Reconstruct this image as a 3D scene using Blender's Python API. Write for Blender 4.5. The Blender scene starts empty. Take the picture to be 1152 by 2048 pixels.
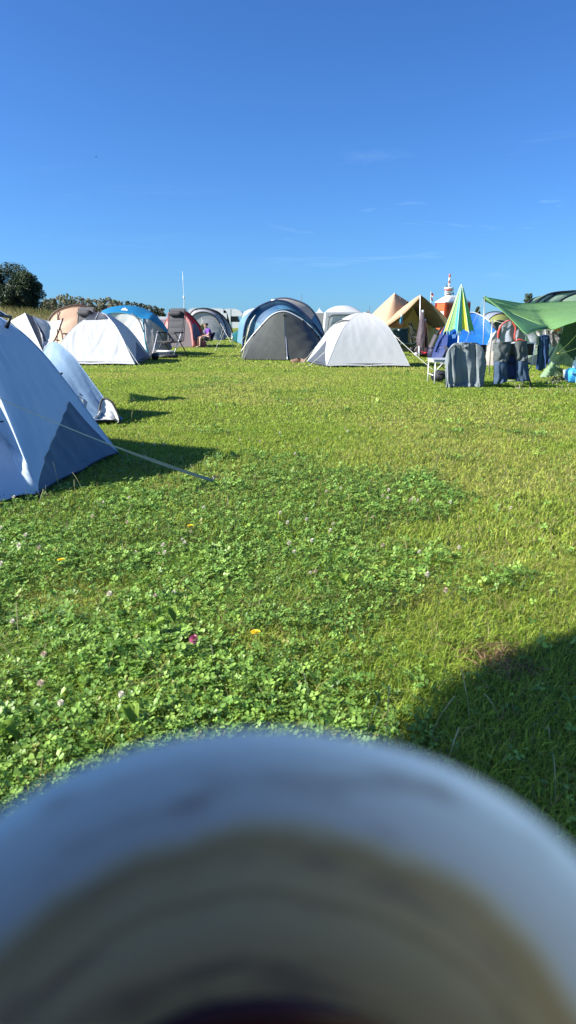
import bpy, math, random
import numpy as np
from mathutils import Vector, Matrix, noise
random.seed(7); RNG = np.random.default_rng(11)
sc = bpy.context.scene
COL = sc.collection
R = math.radians
CAM_H = 1.1
PITCH = R(14.5); CP, SP = math.cos(PITCH), math.sin(PITCH)
F = 1480.0

# ------------------------------------------------------------- camera geometry (photo pixel -> real place)
def ray(px, py):
    u = px - 576.0; v = py - 1024.0
    return u, F*CP - v*SP, -(F*SP + v*CP)
def at(px, py, Y):
    r, f, u = ray(px, py); k = Y/f
    return Vector((r*k, Y, CAM_H + u*k))
def gnd(px, py, z=0.0):
    r, f, u = ray(px, py); k = (z-CAM_H)/u
    return Vector((r*k, f*k, z))
def Yg(py): return gnd(576, py).y
def pt(p):
    return p if isinstance(p, Vector) else (gnd(p[0], p[1]) if len(p) == 2 else at(*p))

# ------------------------------------------------------------- materials
MATS = {}
def nt(name):
    m = bpy.data.materials.new(name); m.use_nodes = True
    t = m.node_tree; return m, t, t.nodes, t.links, t.nodes['Principled BSDF'], t.nodes['Material Output']
def fabric(name, rgb, tr=0.22, rough=0.6, bump=0.12, var=0.05, sheen=0.1):
    if name in MATS: return MATS[name]
    m, t, N, L, b, o = nt(name)
    tc = N.new('ShaderNodeTexCoord')
    n1 = N.new('ShaderNodeTexNoise'); n1.inputs['Scale'].default_value = 3.0; n1.inputs['Detail'].default_value = 5
    L.new(tc.outputs['Object'], n1.inputs['Vector'])
    mx = N.new('ShaderNodeMix'); mx.data_type = 'RGBA'
    mx.inputs[6].default_value = (*[c*(1-var) for c in rgb], 1); mx.inputs[7].default_value = (*[min(1, c*(1+var)) for c in rgb], 1)
    L.new(n1.outputs['Fac'], mx.inputs[0]); L.new(mx.outputs[2], b.inputs['Base Color'])
    b.inputs['Roughness'].default_value = rough
    n2 = N.new('ShaderNodeTexNoise'); n2.inputs['Scale'].default_value = 7.0; n2.inputs['Detail'].default_value = 6; n2.inputs['Distortion'].default_value = 0.35
    L.new(tc.outputs['Object'], n2.inputs['Vector'])
    bp = N.new('ShaderNodeBump'); bp.inputs['Strength'].default_value = bump; bp.inputs['Distance'].default_value = 0.06
    L.new(n2.outputs['Fac'], bp.inputs['Height']); L.new(bp.outputs['Normal'], b.inputs['Normal'])
    if tr > 0:
        ts = N.new('ShaderNodeBsdfTranslucent'); L.new(mx.outputs[2], ts.inputs['Color'])
        ms = N.new('ShaderNodeMixShader'); ms.inputs[0].default_value = tr
        L.new(b.outputs[0], ms.inputs[1]); L.new(ts.outputs[0], ms.inputs[2]); L.new(ms.outputs[0], o.inputs['Surface'])
    MATS[name] = m; return m
def plain(name, rgb, rough=0.5, metal=0.0, var=0.06, scale=20, bump=0.0):
    if name in MATS: return MATS[name]
    m, t, N, L, b, o = nt(name)
    tc = N.new('ShaderNodeTexCoord'); n1 = N.new('ShaderNodeTexNoise'); n1.inputs['Scale'].default_value = scale; n1.inputs['Detail'].default_value = 4
    L.new(tc.outputs['Object'], n1.inputs['Vector'])
    mx = N.new('ShaderNodeMix'); mx.data_type = 'RGBA'
    mx.inputs[6].default_value = (*[c*(1-var) for c in rgb], 1); mx.inputs[7].default_value = (*[min(1, c*(1+var)) for c in rgb], 1)
    L.new(n1.outputs['Fac'], mx.inputs[0]); L.new(mx.outputs[2], b.inputs['Base Color'])
    b.inputs['Roughness'].default_value = rough; b.inputs['Metallic'].default_value = metal
    if bump:
        bp = N.new('ShaderNodeBump'); bp.inputs['Strength'].default_value = bump; bp.inputs['Distance'].default_value = 0.02
        L.new(n1.outputs['Fac'], bp.inputs['Height']); L.new(bp.outputs['Normal'], b.inputs['Normal'])
    MATS[name] = m; return m
def leafmat(name, tr=0.4, rough=0.45, attr=True, rgb=(0.1, 0.2, 0.05), spec=0.5):
    m, t, N, L, b, o = nt(name)
    if attr:
        a = N.new('ShaderNodeAttribute'); a.attribute_name = 'col'; src = a.outputs['Color']
    else:
        r = N.new('ShaderNodeRGB'); r.outputs[0].default_value = (*rgb, 1); src = r.outputs[0]
    L.new(src, b.inputs['Base Color']); b.inputs['Roughness'].default_value = rough
    b.inputs['Specular IOR Level'].default_value = spec
    ts = N.new('ShaderNodeBsdfTranslucent'); L.new(src, ts.inputs['Color'])
    ms = N.new('ShaderNodeMixShader'); ms.inputs[0].default_value = tr
    L.new(b.outputs[0], ms.inputs[1]); L.new(ts.outputs[0], ms.inputs[2]); L.new(ms.outputs[0], o.inputs['Surface'])
    return m

# ------------------------------------------------------------- things and meshes
def thing(name, label, cat, loc=(0, 0, 0), rotz=0.0, group=None):
    o = bpy.data.objects.new(name, None); COL.objects.link(o)
    o.location = loc; o.rotation_euler = (0, 0, rotz); o.empty_display_size = 0.1
    o['label'] = label; o['category'] = cat
    if group: o['group'] = group
    return o
def tag(o, label, cat, group=None):
    o['label'] = label; o['category'] = cat
    if group: o['group'] = group
    return o
def root_of(o):
    while o.parent: o = o.parent
    return o
class MB:
    def __init__(s): s.v = []; s.f = []; s.m = []
    def grid(s, rows, m=0):
        b = len(s.v); nr, nc = len(rows), len(rows[0])
        for r in rows: s.v.extend(Vector(p) for p in r)
        for i in range(nr-1):
            for j in range(nc-1):
                s.f.append((b+i*nc+j, b+i*nc+j+1, b+(i+1)*nc+j+1, b+(i+1)*nc+j)); s.m.append(m)
        return s
    def poly(s, pts, m=0):
        b = len(s.v); s.v.extend(Vector(p) for p in pts); s.f.append(tuple(range(b, b+len(pts)))); s.m.append(m); return s
    def tube(s, pts, r, n=7, m=0, cap=True):
        pts = [Vector(p) for p in pts]; rs = r if isinstance(r, (list, tuple)) else [r]*len(pts)
        b = len(s.v); k = len(pts); prev = None
        for i, p in enumerate(pts):
            d = (pts[min(i+1, k-1)] - pts[max(i-1, 0)]).normalized()
            if prev is None: a = d.orthogonal().normalized()
            else:
                a = prev - d*prev.dot(d)
                a = a.normalized() if a.length > 1e-6 else d.orthogonal().normalized()
            prev = a; c = d.cross(a)
            for j in range(n):
                t = 2*math.pi*j/n; s.v.append(p + (a*math.cos(t) + c*math.sin(t))*rs[i])
        for i in range(k-1):
            for j in range(n):
                s.f.append((b+i*n+j, b+i*n+(j+1) % n, b+(i+1)*n+(j+1) % n, b+(i+1)*n+j)); s.m.append(m)
        if cap:
            s.f.append(tuple(b+j for j in reversed(range(n)))); s.m.append(m)
            s.f.append(tuple(b+(k-1)*n+j for j in range(n))); s.m.append(m)
        return s
    def box(s, c, size, rz=0.0, m=0, mat=None, bev=0.0):
        c = Vector(c); x, y, z = [k/2 for k in size]; M = mat if mat else Matrix.Rotation(rz, 3, 'Z')
        if bev <= 0:
            q = [(-x,-y,-z),(x,-y,-z),(x,y,-z),(-x,y,-z),(-x,-y,z),(x,-y,z),(x,y,z),(-x,y,z)]
            b = len(s.v); s.v.extend(c + M @ Vector(p) for p in q)
            for f in ((3,2,1,0),(4,5,6,7),(0,1,5,4),(1,2,6,5),(2,3,7,6),(3,0,4,7)): s.f.append(tuple(b+i for i in f)); s.m.append(m)
        else:
            def ring(zz, ins):
                X, Y = x-ins, y-ins; k = bev*0.7
                return [(-X+k,-Y,zz),(X-k,-Y,zz),(X,-Y+k,zz),(X,Y-k,zz),(X-k,Y,zz),(-X+k,Y,zz),(-X,Y-k,zz),(-X,-Y+k,zz)]
            rr = [ring(-z, bev), ring(-z+bev, 0), ring(z-bev, 0), ring(z, bev)]; b = len(s.v)
            for r_ in rr: s.v.extend(c + M @ Vector(p) for p in r_)
            for i in range(3):
                for j in range(8): s.f.append((b+i*8+j, b+i*8+(j+1) % 8, b+(i+1)*8+(j+1) % 8, b+(i+1)*8+j)); s.m.append(m)
            s.f.append(tuple(b+j for j in reversed(range(8)))); s.f.append(tuple(b+24+j for j in range(8))); s.m += [m, m]
        return s
    def lathe(s, prof, c=(0, 0, 0), n=24, m=0):
        c = Vector(c); b = len(s.v)
        for (r, z) in prof:
            for j in range(n):
                t = 2*math.pi*j/n; s.v.append(c + Vector((r*math.cos(t), r*math.sin(t), z)))
        for i in range(len(prof)-1):
            for j in range(n): s.f.append((b+i*n+j, b+i*n+(j+1) % n, b+(i+1)*n+(j+1) % n, b+(i+1)*n+j)); s.m.append(m)
        return s
    def ball(s, c, r, n=12, k=8, m=0):
        rx, ry, rz = r if isinstance(r, (tuple, list)) else (r, r, r); c = Vector(c); b = len(s.v)
        for i in range(k+1):
            p = math.pi*i/k
            for j in range(n):
                t = 2*math.pi*j/n; s.v.append(c + Vector((rx*math.sin(p)*math.cos(t), ry*math.sin(p)*math.sin(t), -rz*math.cos(p))))
        for i in range(k):
            for j in range(n): s.f.append((b+i*n+j, b+i*n+(j+1) % n, b+(i+1)*n+(j+1) % n, b+(i+1)*n+j)); s.m.append(m)
        return s
    def build(s, name, mats, parent=None, smooth=True, local=False, base=None, solid=0.0, merge=True):
        if not isinstance(mats, (list, tuple)): mats = [mats]
        me = bpy.data.meshes.new(name)
        off = Vector((0, 0, 0))
        if parent is not None and not local: off = Vector(root_of(parent).location)
        if base is not None: off = Vector(base)
        me.from_pydata([tuple(v-off) for v in s.v], [], s.f)
        for q in mats: me.materials.append(q)
        me.polygons.foreach_set('material_index', s.m)
        me.polygons.foreach_set('use_smooth', [smooth]*len(s.f)); me.update()
        o = bpy.data.objects.new(name, me); COL.objects.link(o)
        if parent is not None: o.parent = parent
        if base is not None: o.location = base
        if solid:
            md = o.modifiers.new('solid', 'SOLIDIFY'); md.thickness = solid; md.offset = 0
        return o
def clone(root, loc, rotz, label=None, scale=None):
    r = root.copy(); COL.objects.link(r); r.location = loc; r.rotation_euler = (0, 0, rotz)
    if label: r['label'] = label
    if scale: r.scale = (scale,)*3
    for ch in list(root.children):
        c = ch.copy(); COL.objects.link(c); c.parent = r
        for g in ch.children:
            d = g.copy(); COL.objects.link(d); d.parent = c
    return r
# ------------------------------------------------------------- curves and cloth panels
def curve(pts, n=24):
    """smooth curve through photo-traced places, n points evenly spaced"""
    P = [pt(p) for p in pts]
    if len(P) == 2: return [P[0].lerp(P[1], i/(n-1)) for i in range(n)]
    Q = [P[0]*2-P[1]] + P + [P[-1]*2-P[-2]]; D = []
    for i in range(1, len(Q)-2):
        a, b, c, d = Q[i-1:i+3]
        for k in range(12):
            t = k/12
            D.append(0.5*((2*b)+(c-a)*t+(2*a-5*b+4*c-d)*t*t+(3*b-a-3*c+d)*t**3))
    D.append(P[-1]); s = [0.0]
    for i in range(1, len(D)): s.append(s[-1]+(D[i]-D[i-1]).length)
    out = []; j = 0
    for i in range(n):
        q = s[-1]*i/(n-1)
        while j < len(s)-2 and s[j+1] < q: j += 1
        w = (q-s[j])/max(1e-9, s[j+1]-s[j]); out.append(D[j].lerp(D[j+1], min(1, w)))
    return out
def loft(A, B, m=12, sag=0.0, wr=0.0, fold=(9, 2.5), seed=0, along=False, up=None):
    """cloth stretched between two curves: sag along -normal, wr = height of tension wrinkles"""
    n = len(A); rows = [[A[i].lerp(B[i], j/(m-1)) for i in range(n)] for j in range(m)]
    out = []
    for j in range(m):
        r = []
        for i in range(n):
            a = rows[j][max(i-1, 0)]; b = rows[j][min(i+1, n-1)]; c = rows[max(j-1, 0)][i]; d = rows[min(j+1, m-1)][i]
            nn = (b-a).cross(d-c); nn = up if up else (nn.normalized() if nn.length > 1e-9 else Vector((0, 0, 1)))
            u, v = i/(n-1), j/(m-1); e = 4*v*(1-v)
            ed = min(1, 6*u)*min(1, 6*(1-u))*min(1, 6*v)*min(1, 6*(1-v))
            h = -sag*e
            if wr and along:
                h += wr*ed*(noise.noise(Vector((v*fold[0]+1.5*u, u*fold[1], seed*3.7)))+.5*noise.noise(Vector((v*fold[0]*2.3, u*fold[1]*2+7, seed*2.1))))
            elif wr:
                x1 = (u+v)*fold[0]; x2 = (u-v)*fold[1]
                q = noise.noise(Vector((x1, x2, seed*3.7))) + 0.6*noise.noise(Vector(((u-v)*fold[0], (u+v)*fold[1], seed*5.1+9)))
                h += wr*q*(0.25+0.75*ed)
            r.append(rows[j][i] + nn*h)
        out.append(r)
    return out
PROF = {'d': [(1, 0), (.90, .17), (.755, .42), (.60, .655), (.447, .81), (.22, .95), (0, 1)], 'w': [(1, 0), (.87, .17), (.71, .42), (.52, .67), (.34, .83), (.16, .95), (0, 1)]}
def prof(v, e):
    """outline of a bent pole: (share of the half width, share of the height)"""
    if isinstance(e, str):
        P = PROF[e]; x = min(max(v, 0), 1)*(len(P)-1); i = min(int(x), len(P)-2); t = x-i
        a_, b_, c_, d_ = P[max(i-1, 0)], P[i], P[i+1], P[min(i+2, len(P)-1)]
        return tuple(max(0, .5*((2*b_[k])+(c_[k]-a_[k])*t+(2*a_[k]-5*b_[k]+4*c_[k]-d_[k])*t*t+(3*b_[k]-a_[k]-3*c_[k]+d_[k])*t**3)) for k in (0, 1))
    f = min(v, 1)*math.pi/2; return max(0, math.cos(f))**e, math.sin(f)**e
def panel(c0, c1, peak, Hh, e, v0, v1, nu=28, nv=16, bulge=0.0, wr=0.012, seed=0, z0=0.03, ur=(0, 1), vf=0.0):
    """a panel of a crossed-pole dome between the poles from corners c0 and c1; v0,v1: lower/upper limit as functions of u"""
    c0, c1, pk = [Vector((p[0], p[1])) for p in (c0, c1, peak)]
    def S(u, v):
        s, zz = prof(v, e); z = z0+(Hh-z0)*zz
        b = c0.lerp(c1, u); d = (c1-c0); nrm = Vector((d.y, -d.x)).normalized()
        q = pk+(b-pk)*s + nrm*bulge*4*u*(1-u)*s
        return Vector((q.x, q.y, z)), Vector((nrm.x, nrm.y, 0.5)).normalized()
    rows = []
    for j in range(nv):
        r = []
        for i in range(nu):
            u = ur[0]+(ur[1]-ur[0])*i/(nu-1); a, b = v0(u), v1(u); v = a+(b-a)*j/(nv-1)
            p, n_ = S(u, v)
            ed = min(1, 7*u)*min(1, 7*(1-u))*min(1, 9*v+0.1)*min(1, 5*(1-v))
            w = noise.noise(Vector(((u+0.55*v)*11, (u-v)*2.2, seed*2.3)))+0.7*noise.noise(Vector(((u-0.6*v)*10, (u+v)*2, seed*4.1+5)))
            if vf:
                q_ = v-1.5*abs(u-.5); w += vf*(noise.noise(Vector((q_*16, abs(u-.5)*2.5+(3 if u > .5 else 0), seed*1.7)))+.5*noise.noise(Vector((q_*31, abs(u-.5)*4+(3 if u > .5 else 0), seed*2.9))))*max(0, 1-abs(v-.35)*1.7)
            # scalloped hem: pulled up between the pegs
            hz = 0.016*(1-v)**8*math.sin(math.pi*((u*2) % 1))
            r.append(p + n_*wr*w*ed + Vector((0, 0, hz)))
        rows.append(r)
    return rows
def polecurve(c, peak, Hh, e, n=20, z0=0.03, off=0.0):
    out = []
    for i in range(n):
        s, zz = prof(i/(n-1), e)
        out.append(Vector((peak[0]+(c[0]-peak[0])*s, peak[1]+(c[1]-peak[1])*s, z0+(Hh-z0)*zz+off)))
    return out
def guy(root, a, b, mat, r=0.004, peg=None):
    a, b = Vector(a), Vector(b)
    m = MB(); pts = [a.lerp(b, i/6)-Vector((0, 0, 0.02*4*(i/6)*(1-i/6))) for i in range(7)]
    m.tube(pts, r, 5); o = m.build('guy_line', mat, root)
    if peg:
        q = MB(); d = (b-a).normalized(); q.tube([b+Vector((0, 0, .05)), b-Vector((0, 0, 0.1))], 0.006, 6)
        q.tube([b+Vector((0, 0, .045)), b+Vector((d.x*.03, d.y*.03, .04))], 0.005, 5)
        q.build('peg', peg, o)
    return o
zero = lambda u: 0.0
one = lambda u: 1.0
# ------------------------------------------------------------- shared materials
M_white = fabric('white_fabric', (0.61, 0.62, 0.625), tr=0.25, rough=0.5, bump=0.07, var=0.02)
M_slate = fabric('slate_fabric', (0.10, 0.135, 0.17), tr=0.06, rough=0.55, bump=0.2)
M_slategrey = fabric('slate_grey_fabric', (0.055, 0.065, 0.085), tr=0.06, rough=0.6)
M_dark = fabric('dark_fabric', (0.02, 0.022, 0.027), tr=0.0, rough=0.7)
M_black = plain('black_plastic', (0.015, 0.015, 0.017), 0.45)
M_steel = plain('grey_steel', (0.45, 0.46, 0.48), 0.35, 0.6)
M_alu = plain('white_aluminium', (0.75, 0.76, 0.77), 0.4, 0.1)
M_cord = plain('pale_cord', (0.62, 0.62, 0.55), 0.8)
M_ycord = plain('yellow_cord', (0.65, 0.6, 0.22), 0.8)
M_peg = plain('steel_peg', (0.12, 0.12, 0.11), 0.6, 0.5)
M_skin = plain('skin', (0.52, 0.31, 0.23), 0.55, var=0.08)

def dome(name, label, FL, FR, BR, BL, Hh, e, skirts=(), peak=None, wr=0.014, vf=None, cat='tent', fly=M_white, dark=M_slate, floor=True, group=None, nu=30, nv=20):
    cs = [Vector(c) for c in (FL, FR, BR, BL)]
    pk = Vector(peak) if peak else sum(cs, Vector((0, 0, 0)))/4
    base = Vector((pk.x, pk.y, 0))
    t = thing(name, label, cat, base, group=group)
    mb = MB(); skirts = dict((k, (a, b)) for k, a, b in skirts)
    for i in range(4):
        c0, c1 = cs[i], cs[(i+1) % 4]
        if i in skirts:
            ua, va = skirts[i]
            lim = lambda u, ua=ua, va=va: 0.012+max(0.0, va*((u/ua) if u < ua else (1-u)/(1-ua)))
            mb.grid(panel(c0, c1, pk, Hh, e, lim, one, nu, nv, -0.03, wr, seed=i+len(name)))
            k = MB(); k.grid(panel(c0, c1, pk, Hh, e, zero, lambda u: lim(u), nu, 8, -0.03+0.004, wr, seed=i+len(name)))
            k.build('lower_panel', dark, t)
        else:
            mb.grid(panel(c0, c1, pk, Hh, e, zero, one, nu, nv, -0.02, wr, seed=i+len(name), vf=(vf or {}).get(i, 0)))
    mb.build('flysheet', fly, t)
    s = MB()
    for i in range(4): s.tube(polecurve(cs[i], pk, Hh, e, 18, off=0.0), 0.005, 5)
    s.build('seam', fly, t)
    if floor:
        g = MB(); q = [c.lerp(Vector((pk.x, pk.y, 0)), 0.035) for c in cs]
        for i in range(4):
            a, b = q[i], q[(i+1) % 4]; g.poly([a, b, b+Vector((0, 0, .09)), a+Vector((0, 0, .09))])
        g.build('groundsheet', M_dark, t, smooth=False)
    return t, pk, cs

# ============================================================= NEAR LEFT TENT (tent 1)
M_t1 = fabric('sky_tinted_white_fabric', (0.56, 0.69, 0.83), tr=0.28, rough=0.5, bump=0.07, var=0.02)  # white fabric with the blue of skylit shade put into its colour
C1 = gnd(78, 997); C2 = gnd(236, 913); PK1 = Vector((-2.95, 6.2, 0)); H1 = 1.34; E1 = 'd'
C0 = gnd(-330, 1072); C3 = Vector((-5.2, 7.9, 0))
t1 = thing('dome_tent', 'large white-grey dome tent with dark slate lower panel at the left edge, nearest tent', 'tent', (PK1.x, PK1.y, 0))
lim = lambda u: 0.012+0.27*((u/0.86)**.62 if u < 0.86 else (1-u)/0.14)
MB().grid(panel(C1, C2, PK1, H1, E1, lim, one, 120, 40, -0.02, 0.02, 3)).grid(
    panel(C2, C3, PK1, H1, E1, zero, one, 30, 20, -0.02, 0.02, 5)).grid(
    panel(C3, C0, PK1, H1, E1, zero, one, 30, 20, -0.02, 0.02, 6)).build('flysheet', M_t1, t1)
MB().grid(panel(C1, C2, PK1, H1, E1, zero, lim, 120, 20, -0.014, 0.012, 3)).build('lower_panel', M_slate, t1)
# front: a lit upper facet under the pole, and the door below it that turns away from the sun
pc1 = polecurve(C1, PK1, H1, E1, 40)
pc0 = polecurve(C0, PK1, H1, E1, 40)
K = next(i for i, p in enumerate(pc1) if p.z > 0.20)
ridge = [pc1[i] for i in range(K, 40)]
mid = curve([pc1[K], at(22, 892, 5.0), at(-10, 852, 5.12), at(-60, 800, 5.3), at(-220, 690, 5.7)], len(ridge))
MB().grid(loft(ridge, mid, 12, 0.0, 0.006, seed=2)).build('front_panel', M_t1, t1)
hem = curve([C1+Vector((0, 0, .03)), gnd(50, 1003)+Vector((-0.02, -0.02, .05)), gnd(0, 1012)+Vector((0, 0, .03)), gnd(-150, 1042)+Vector((0, 0, .05)), C0+Vector((0, 0, .03))], 40)
top = curve([pc1[K//2], pc1[K], at(22, 892, 5.0), at(-10, 852, 5.12), at(-60, 800, 5.3), at(-220, 690, 5.7), pc0[16], pc0[6]], 40)
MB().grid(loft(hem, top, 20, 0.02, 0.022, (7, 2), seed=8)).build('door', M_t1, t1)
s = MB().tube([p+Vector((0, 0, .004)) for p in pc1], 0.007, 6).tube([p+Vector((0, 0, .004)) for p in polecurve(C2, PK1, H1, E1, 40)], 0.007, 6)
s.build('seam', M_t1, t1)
g = MB(); a, b = C1.lerp(PK1, .03), C2.lerp(PK1, .03); c = C0.lerp(PK1, .03)
g.poly([a, b, b+Vector((0, 0, .08)), a+Vector((0, 0, .08))]).poly([c, a, a+Vector((0, 0, .08)), c+Vector((0, 0, .08))]); g.build('groundsheet', M_dark, t1, smooth=False)
# trim along the hem of the dark panel
hemR = [p for p in panel(C1, C2, PK1, H1, E1, zero, one, 40, 3, -0.012, 0.012, 3)[0]]
MB().tube(hemR, 0.006, 5).build('hem_tape', M_dark, t1)
# short zip band across the lit facet
z0_ = at(-6, 845, 5.0); z1_ = at(22, 842, 5.06)
MB().tube([z0_, z0_.lerp(z1_, .5)+Vector((0, 0, .004)), z1_], 0.005, 5).build('zip', M_black, t1)
# propped vent hood at the top with its black strap
v = [at(-60, 585, 5.7), at(22, 634, 6.0), at(-50, 650, 5.6), at(13, 655, 6.02)]
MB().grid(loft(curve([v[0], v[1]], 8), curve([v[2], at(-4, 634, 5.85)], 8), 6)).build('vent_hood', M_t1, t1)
MB().tube([v[0], at(10, 632, 5.95), v[1]], 0.011, 6).tube([v[1], v[3]], [0.008, 0.02], 6).tube([v[1], at(-20, 628, 5.7)], 0.012, 6).build('vent_strut', M_black, t1)
# strap-like guy from the tent out to the lawn
ga = at(-60, 770, 4.2); gb = gnd(432, 963, 0.03)
gp = [ga.lerp(gb, i/14)-Vector((0, 0, 0.03*4*(i/14)*(1-i/14))) for i in range(15)]
mid_i = 8
q = MB().tube(gp[:mid_i+1], [0.003]*(mid_i+1), 6)
d = (gb-ga).normalized(); side = Vector((d.y, -d.x, 0)).normalized(); upv = side.cross(d)*-1
mb = MB(); w = [0.004+0.007*min(1, i/3) for i in range(15-mid_i+1)]
rows = [[gp[mid_i-1+i]+upv*w[i]+side*0.002 for i in range(15-mid_i+1)], [gp[mid_i-1+i]-upv*w[i]+side*0.002 for i in range(15-mid_i+1)]]
mb.grid(rows).grid([[p-side*0.004 for p in rows[0]], [p-side*0.004 for p in rows[1]]]).grid([rows[0], [p-side*0.004 for p in rows[0]]]).grid([rows[1], [p-side*0.004 for p in rows[1]]])
gl = q.build('guy_line', M_cord, t1)
mb.build('webbing', plain('grey_webbing', (0.30, 0.32, 0.28), 0.7), gl, smooth=False)
MB().tube([gb+Vector((-.02, 0, .04)), gb+Vector((.03, 0, -.1))], 0.006, 6).tube([gb+Vector((-.02, 0, .035)), gb+Vector((.02, .005, .03))], .005, 5).build('peg', M_peg, gl)
for (px, py) in ((78, 997), (236, 913)):
    q = gnd(px, py); MB().tube([q+Vector((-.02, 0, .05)), q+Vector((.05, -.05, 0.0)), q+Vector((.06, -.06, -.08))], 0.005, 5).build('peg', M_peg, t1)

# ============================================================= second tent on the left (behind tent 1)
D2 = gnd(240, 845); PK2 = Vector((-3.55, 8.9, 0)); H2 = 0.90; E2 = 1.45
D1 = gnd(120, 860); D3 = D2+Vector((-0.5, 1.3, 0)); D0 = Vector((-5.2, 8.6, 0))
t2 = thing('dome_tent', 'low dome tent, coloured blue-grey for shade, with small black-edged porch, behind the nearest left tent', 'tent', (PK2.x, PK2.y, 0))
M_t2 = fabric('shade_tinted_fabric', (0.20, 0.32, 0.46), tr=0.12)  # shade lying on this tent is put into the fabric colour
rg_ = curve([gnd(240, 845)+Vector((0, 0, .03)), at(217, 808, 8.45), at(190, 772, 8.6), at(152, 720, 8.8), at(130, 699, 8.9), at(114, 686, 9.0), at(100, 686, 9.05), at(86, 706, 9.15), at(70, 745, 9.2)], 44)
ft_ = curve([gnd(240, 845)+Vector((0, 0, .03)), gnd(205, 847)+Vector((0, 0, .03)), gnd(150, 850)+Vector((0, 0, .03)), gnd(80, 850)+Vector((0, 0, .03)), gnd(20, 846)+Vector((0, 0, .03))], 44)
bk_ = curve([gnd(240, 845)+Vector((0, .15, .03)), D3+Vector((0, 0, .03)), D3+Vector((-1.0, .5, .03)), D3+Vector((-2.2, .6, .03))], 44)
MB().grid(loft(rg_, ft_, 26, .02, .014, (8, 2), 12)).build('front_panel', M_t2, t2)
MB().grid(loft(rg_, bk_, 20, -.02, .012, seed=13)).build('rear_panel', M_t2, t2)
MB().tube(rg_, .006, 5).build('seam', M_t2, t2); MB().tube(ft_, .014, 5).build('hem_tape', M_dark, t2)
pa = curve([gnd(196, 846)+Vector((0, 0, .03)), at(204, 799, D2.y+.12), at(222, 803, D2.y+.08), at(233, 822, D2.y+.03), gnd(240, 846)+Vector((0, 0, .03))], 20)
MB().tube(pa, 0.012, 6).build('porch_trim', M_dark, t2)
pb = curve([gnd(180, 846)+Vector((0, 0, .04)), gnd(240, 846)+Vector((0, -.04, .04))], 20)
MB().grid(loft(pa, pb, 10, -0.04, 0.015, seed=4)).build('porch', M_white, t2)
# pale patch added where sunlight between the tents hits the wall
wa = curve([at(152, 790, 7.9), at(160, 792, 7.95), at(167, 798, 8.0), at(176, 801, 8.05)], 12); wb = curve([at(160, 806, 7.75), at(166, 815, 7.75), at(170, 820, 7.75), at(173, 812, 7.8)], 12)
MB().grid(loft(wa, wb, 10, 0, 0.03, (12, 5), seed=21)).build('sunlit_patch', M_white, t2)
MB().grid(loft(curve([at(158, 785, 7.93), at(166, 791, 7.98)], 6), curve([at(160, 790, 7.9), at(166, 793, 7.95)], 6), 4)).build('vent', M_black, t2)
MB().tube([D2+Vector((0, 0, .05)), D2+Vector((.05, -.03, -.05))], .005, 5).build('peg', M_peg, t2)
MB().box(at(122, 747, 7.6), (.03, .02, .02)).build('toggle', M_black, t2)

# ============================================================= propped white canopy between them
A, B_, C_, D_, E_ = at(20, 642, 11.3), at(50, 626, 10.6), at(87, 706, 9.9), at(125, 640, 10.6), at(98, 642, 10.9)
B2 = at(64, 632, 10.6)
cn = thing('awning', 'small white peaked awning with a black side rod above the second tent on the left', 'awning', (C_.x, C_.y+.3, 0))
MB().grid(loft(curve([B_, C_], 14), curve([A, A.lerp(C_, .8), C_+Vector((0, .01, 0))], 14), 10, 0, 0.012, seed=31)).build('left_panel' if False else 'side_panel', M_white, cn)
MB().grid(loft(curve([B_, C_], 14), curve([B2, B2.lerp(C_, .55)+Vector((.06, .1, 0)), C_+Vector((.01, .05, 0))], 14), 8)).build('shaded_underside', M_slategrey, cn)  # underside of the awning, its shade put in as dark fabric
MB().grid(loft(curve([B2, E_, D_], 18), curve([B2.lerp(C_, .5)+Vector((.05, 0, 0)), C_+Vector((0.01, 0, .02)), C_.lerp(D_, .4)], 18), 18, 0.0, 0.014, (13, 7), seed=33)).grid(
    loft(curve([D_, C_.lerp(D_, .5)], 8), curve([D_+Vector((-.02, 0, -.02)), C_.lerp(D_, .4)], 8), 4)).build('front_panel', M_white, cn)
rod = curve([D_+Vector((.01, -.01, .02)), D_.lerp(C_, .5)+Vector((.03, 0, -.03)), C_+Vector((0, -.01, -.02))], 12)
MB().tube(rod, 0.010, 6).tube([rod[6], rod[6]+Vector((.06, 0, -.01))], .009, 5).build('rod', M_black, cn)
foot = Vector((C_.x-.02, C_.y+.12, 0.62))
for q_ in ([C_, foot, Vector((foot.x, foot.y+.1, 0))], [B_, Vector((B_.x, B_.y+.3, 0))], [A, Vector((A.x-.1, A.y, 0))]): MB().tube(q_, 0.008, 5).build('pole', M_steel, cn)

# ============================================================= white dome, left of the lawn
FL, FR = gnd(90, 730), gnd(270, 731); yv = Vector((0.27, 1.55, 0))
BR = gnd(304, 717); BL = FL+(BR-FR)*1.0
pk = (FL+FR+BR+BL)/4; pk = Vector((at(204, 640, pk.y).x, pk.y-0.05, 0)); Hwl = at(204, 625, pk.y).z
twl, pk, cs = dome('dome_tent', 'white dome tent with grey triangular top vent, left of the reclining chair', FL, FR, BR, BL, Hwl, 'w', skirts=[(1, 0.78, 0.30)], peak=pk, wr=0.006, nu=64, nv=40, vf={0: 2.0})
p0 = polecurve(FL, pk, Hwl, 'w', 40); p1 = polecurve(FR, pk, Hwl, 'w', 40)
a, b, c = p0[27]+Vector((0, -.03, 0)), p1[28]+Vector((-.05, -.03, 0)), Vector((pk.x, pk.y-.2, Hwl+.02))
MB().grid(loft(curve([a, a.lerp(c, .5)+Vector((0, -.04, .03)), c, b.lerp(c, .5)+Vector((0, -.04, .03)), b], 13), curve([a, b], 13), 5, 0)).build('vent', M_slategrey, twl)
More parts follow.
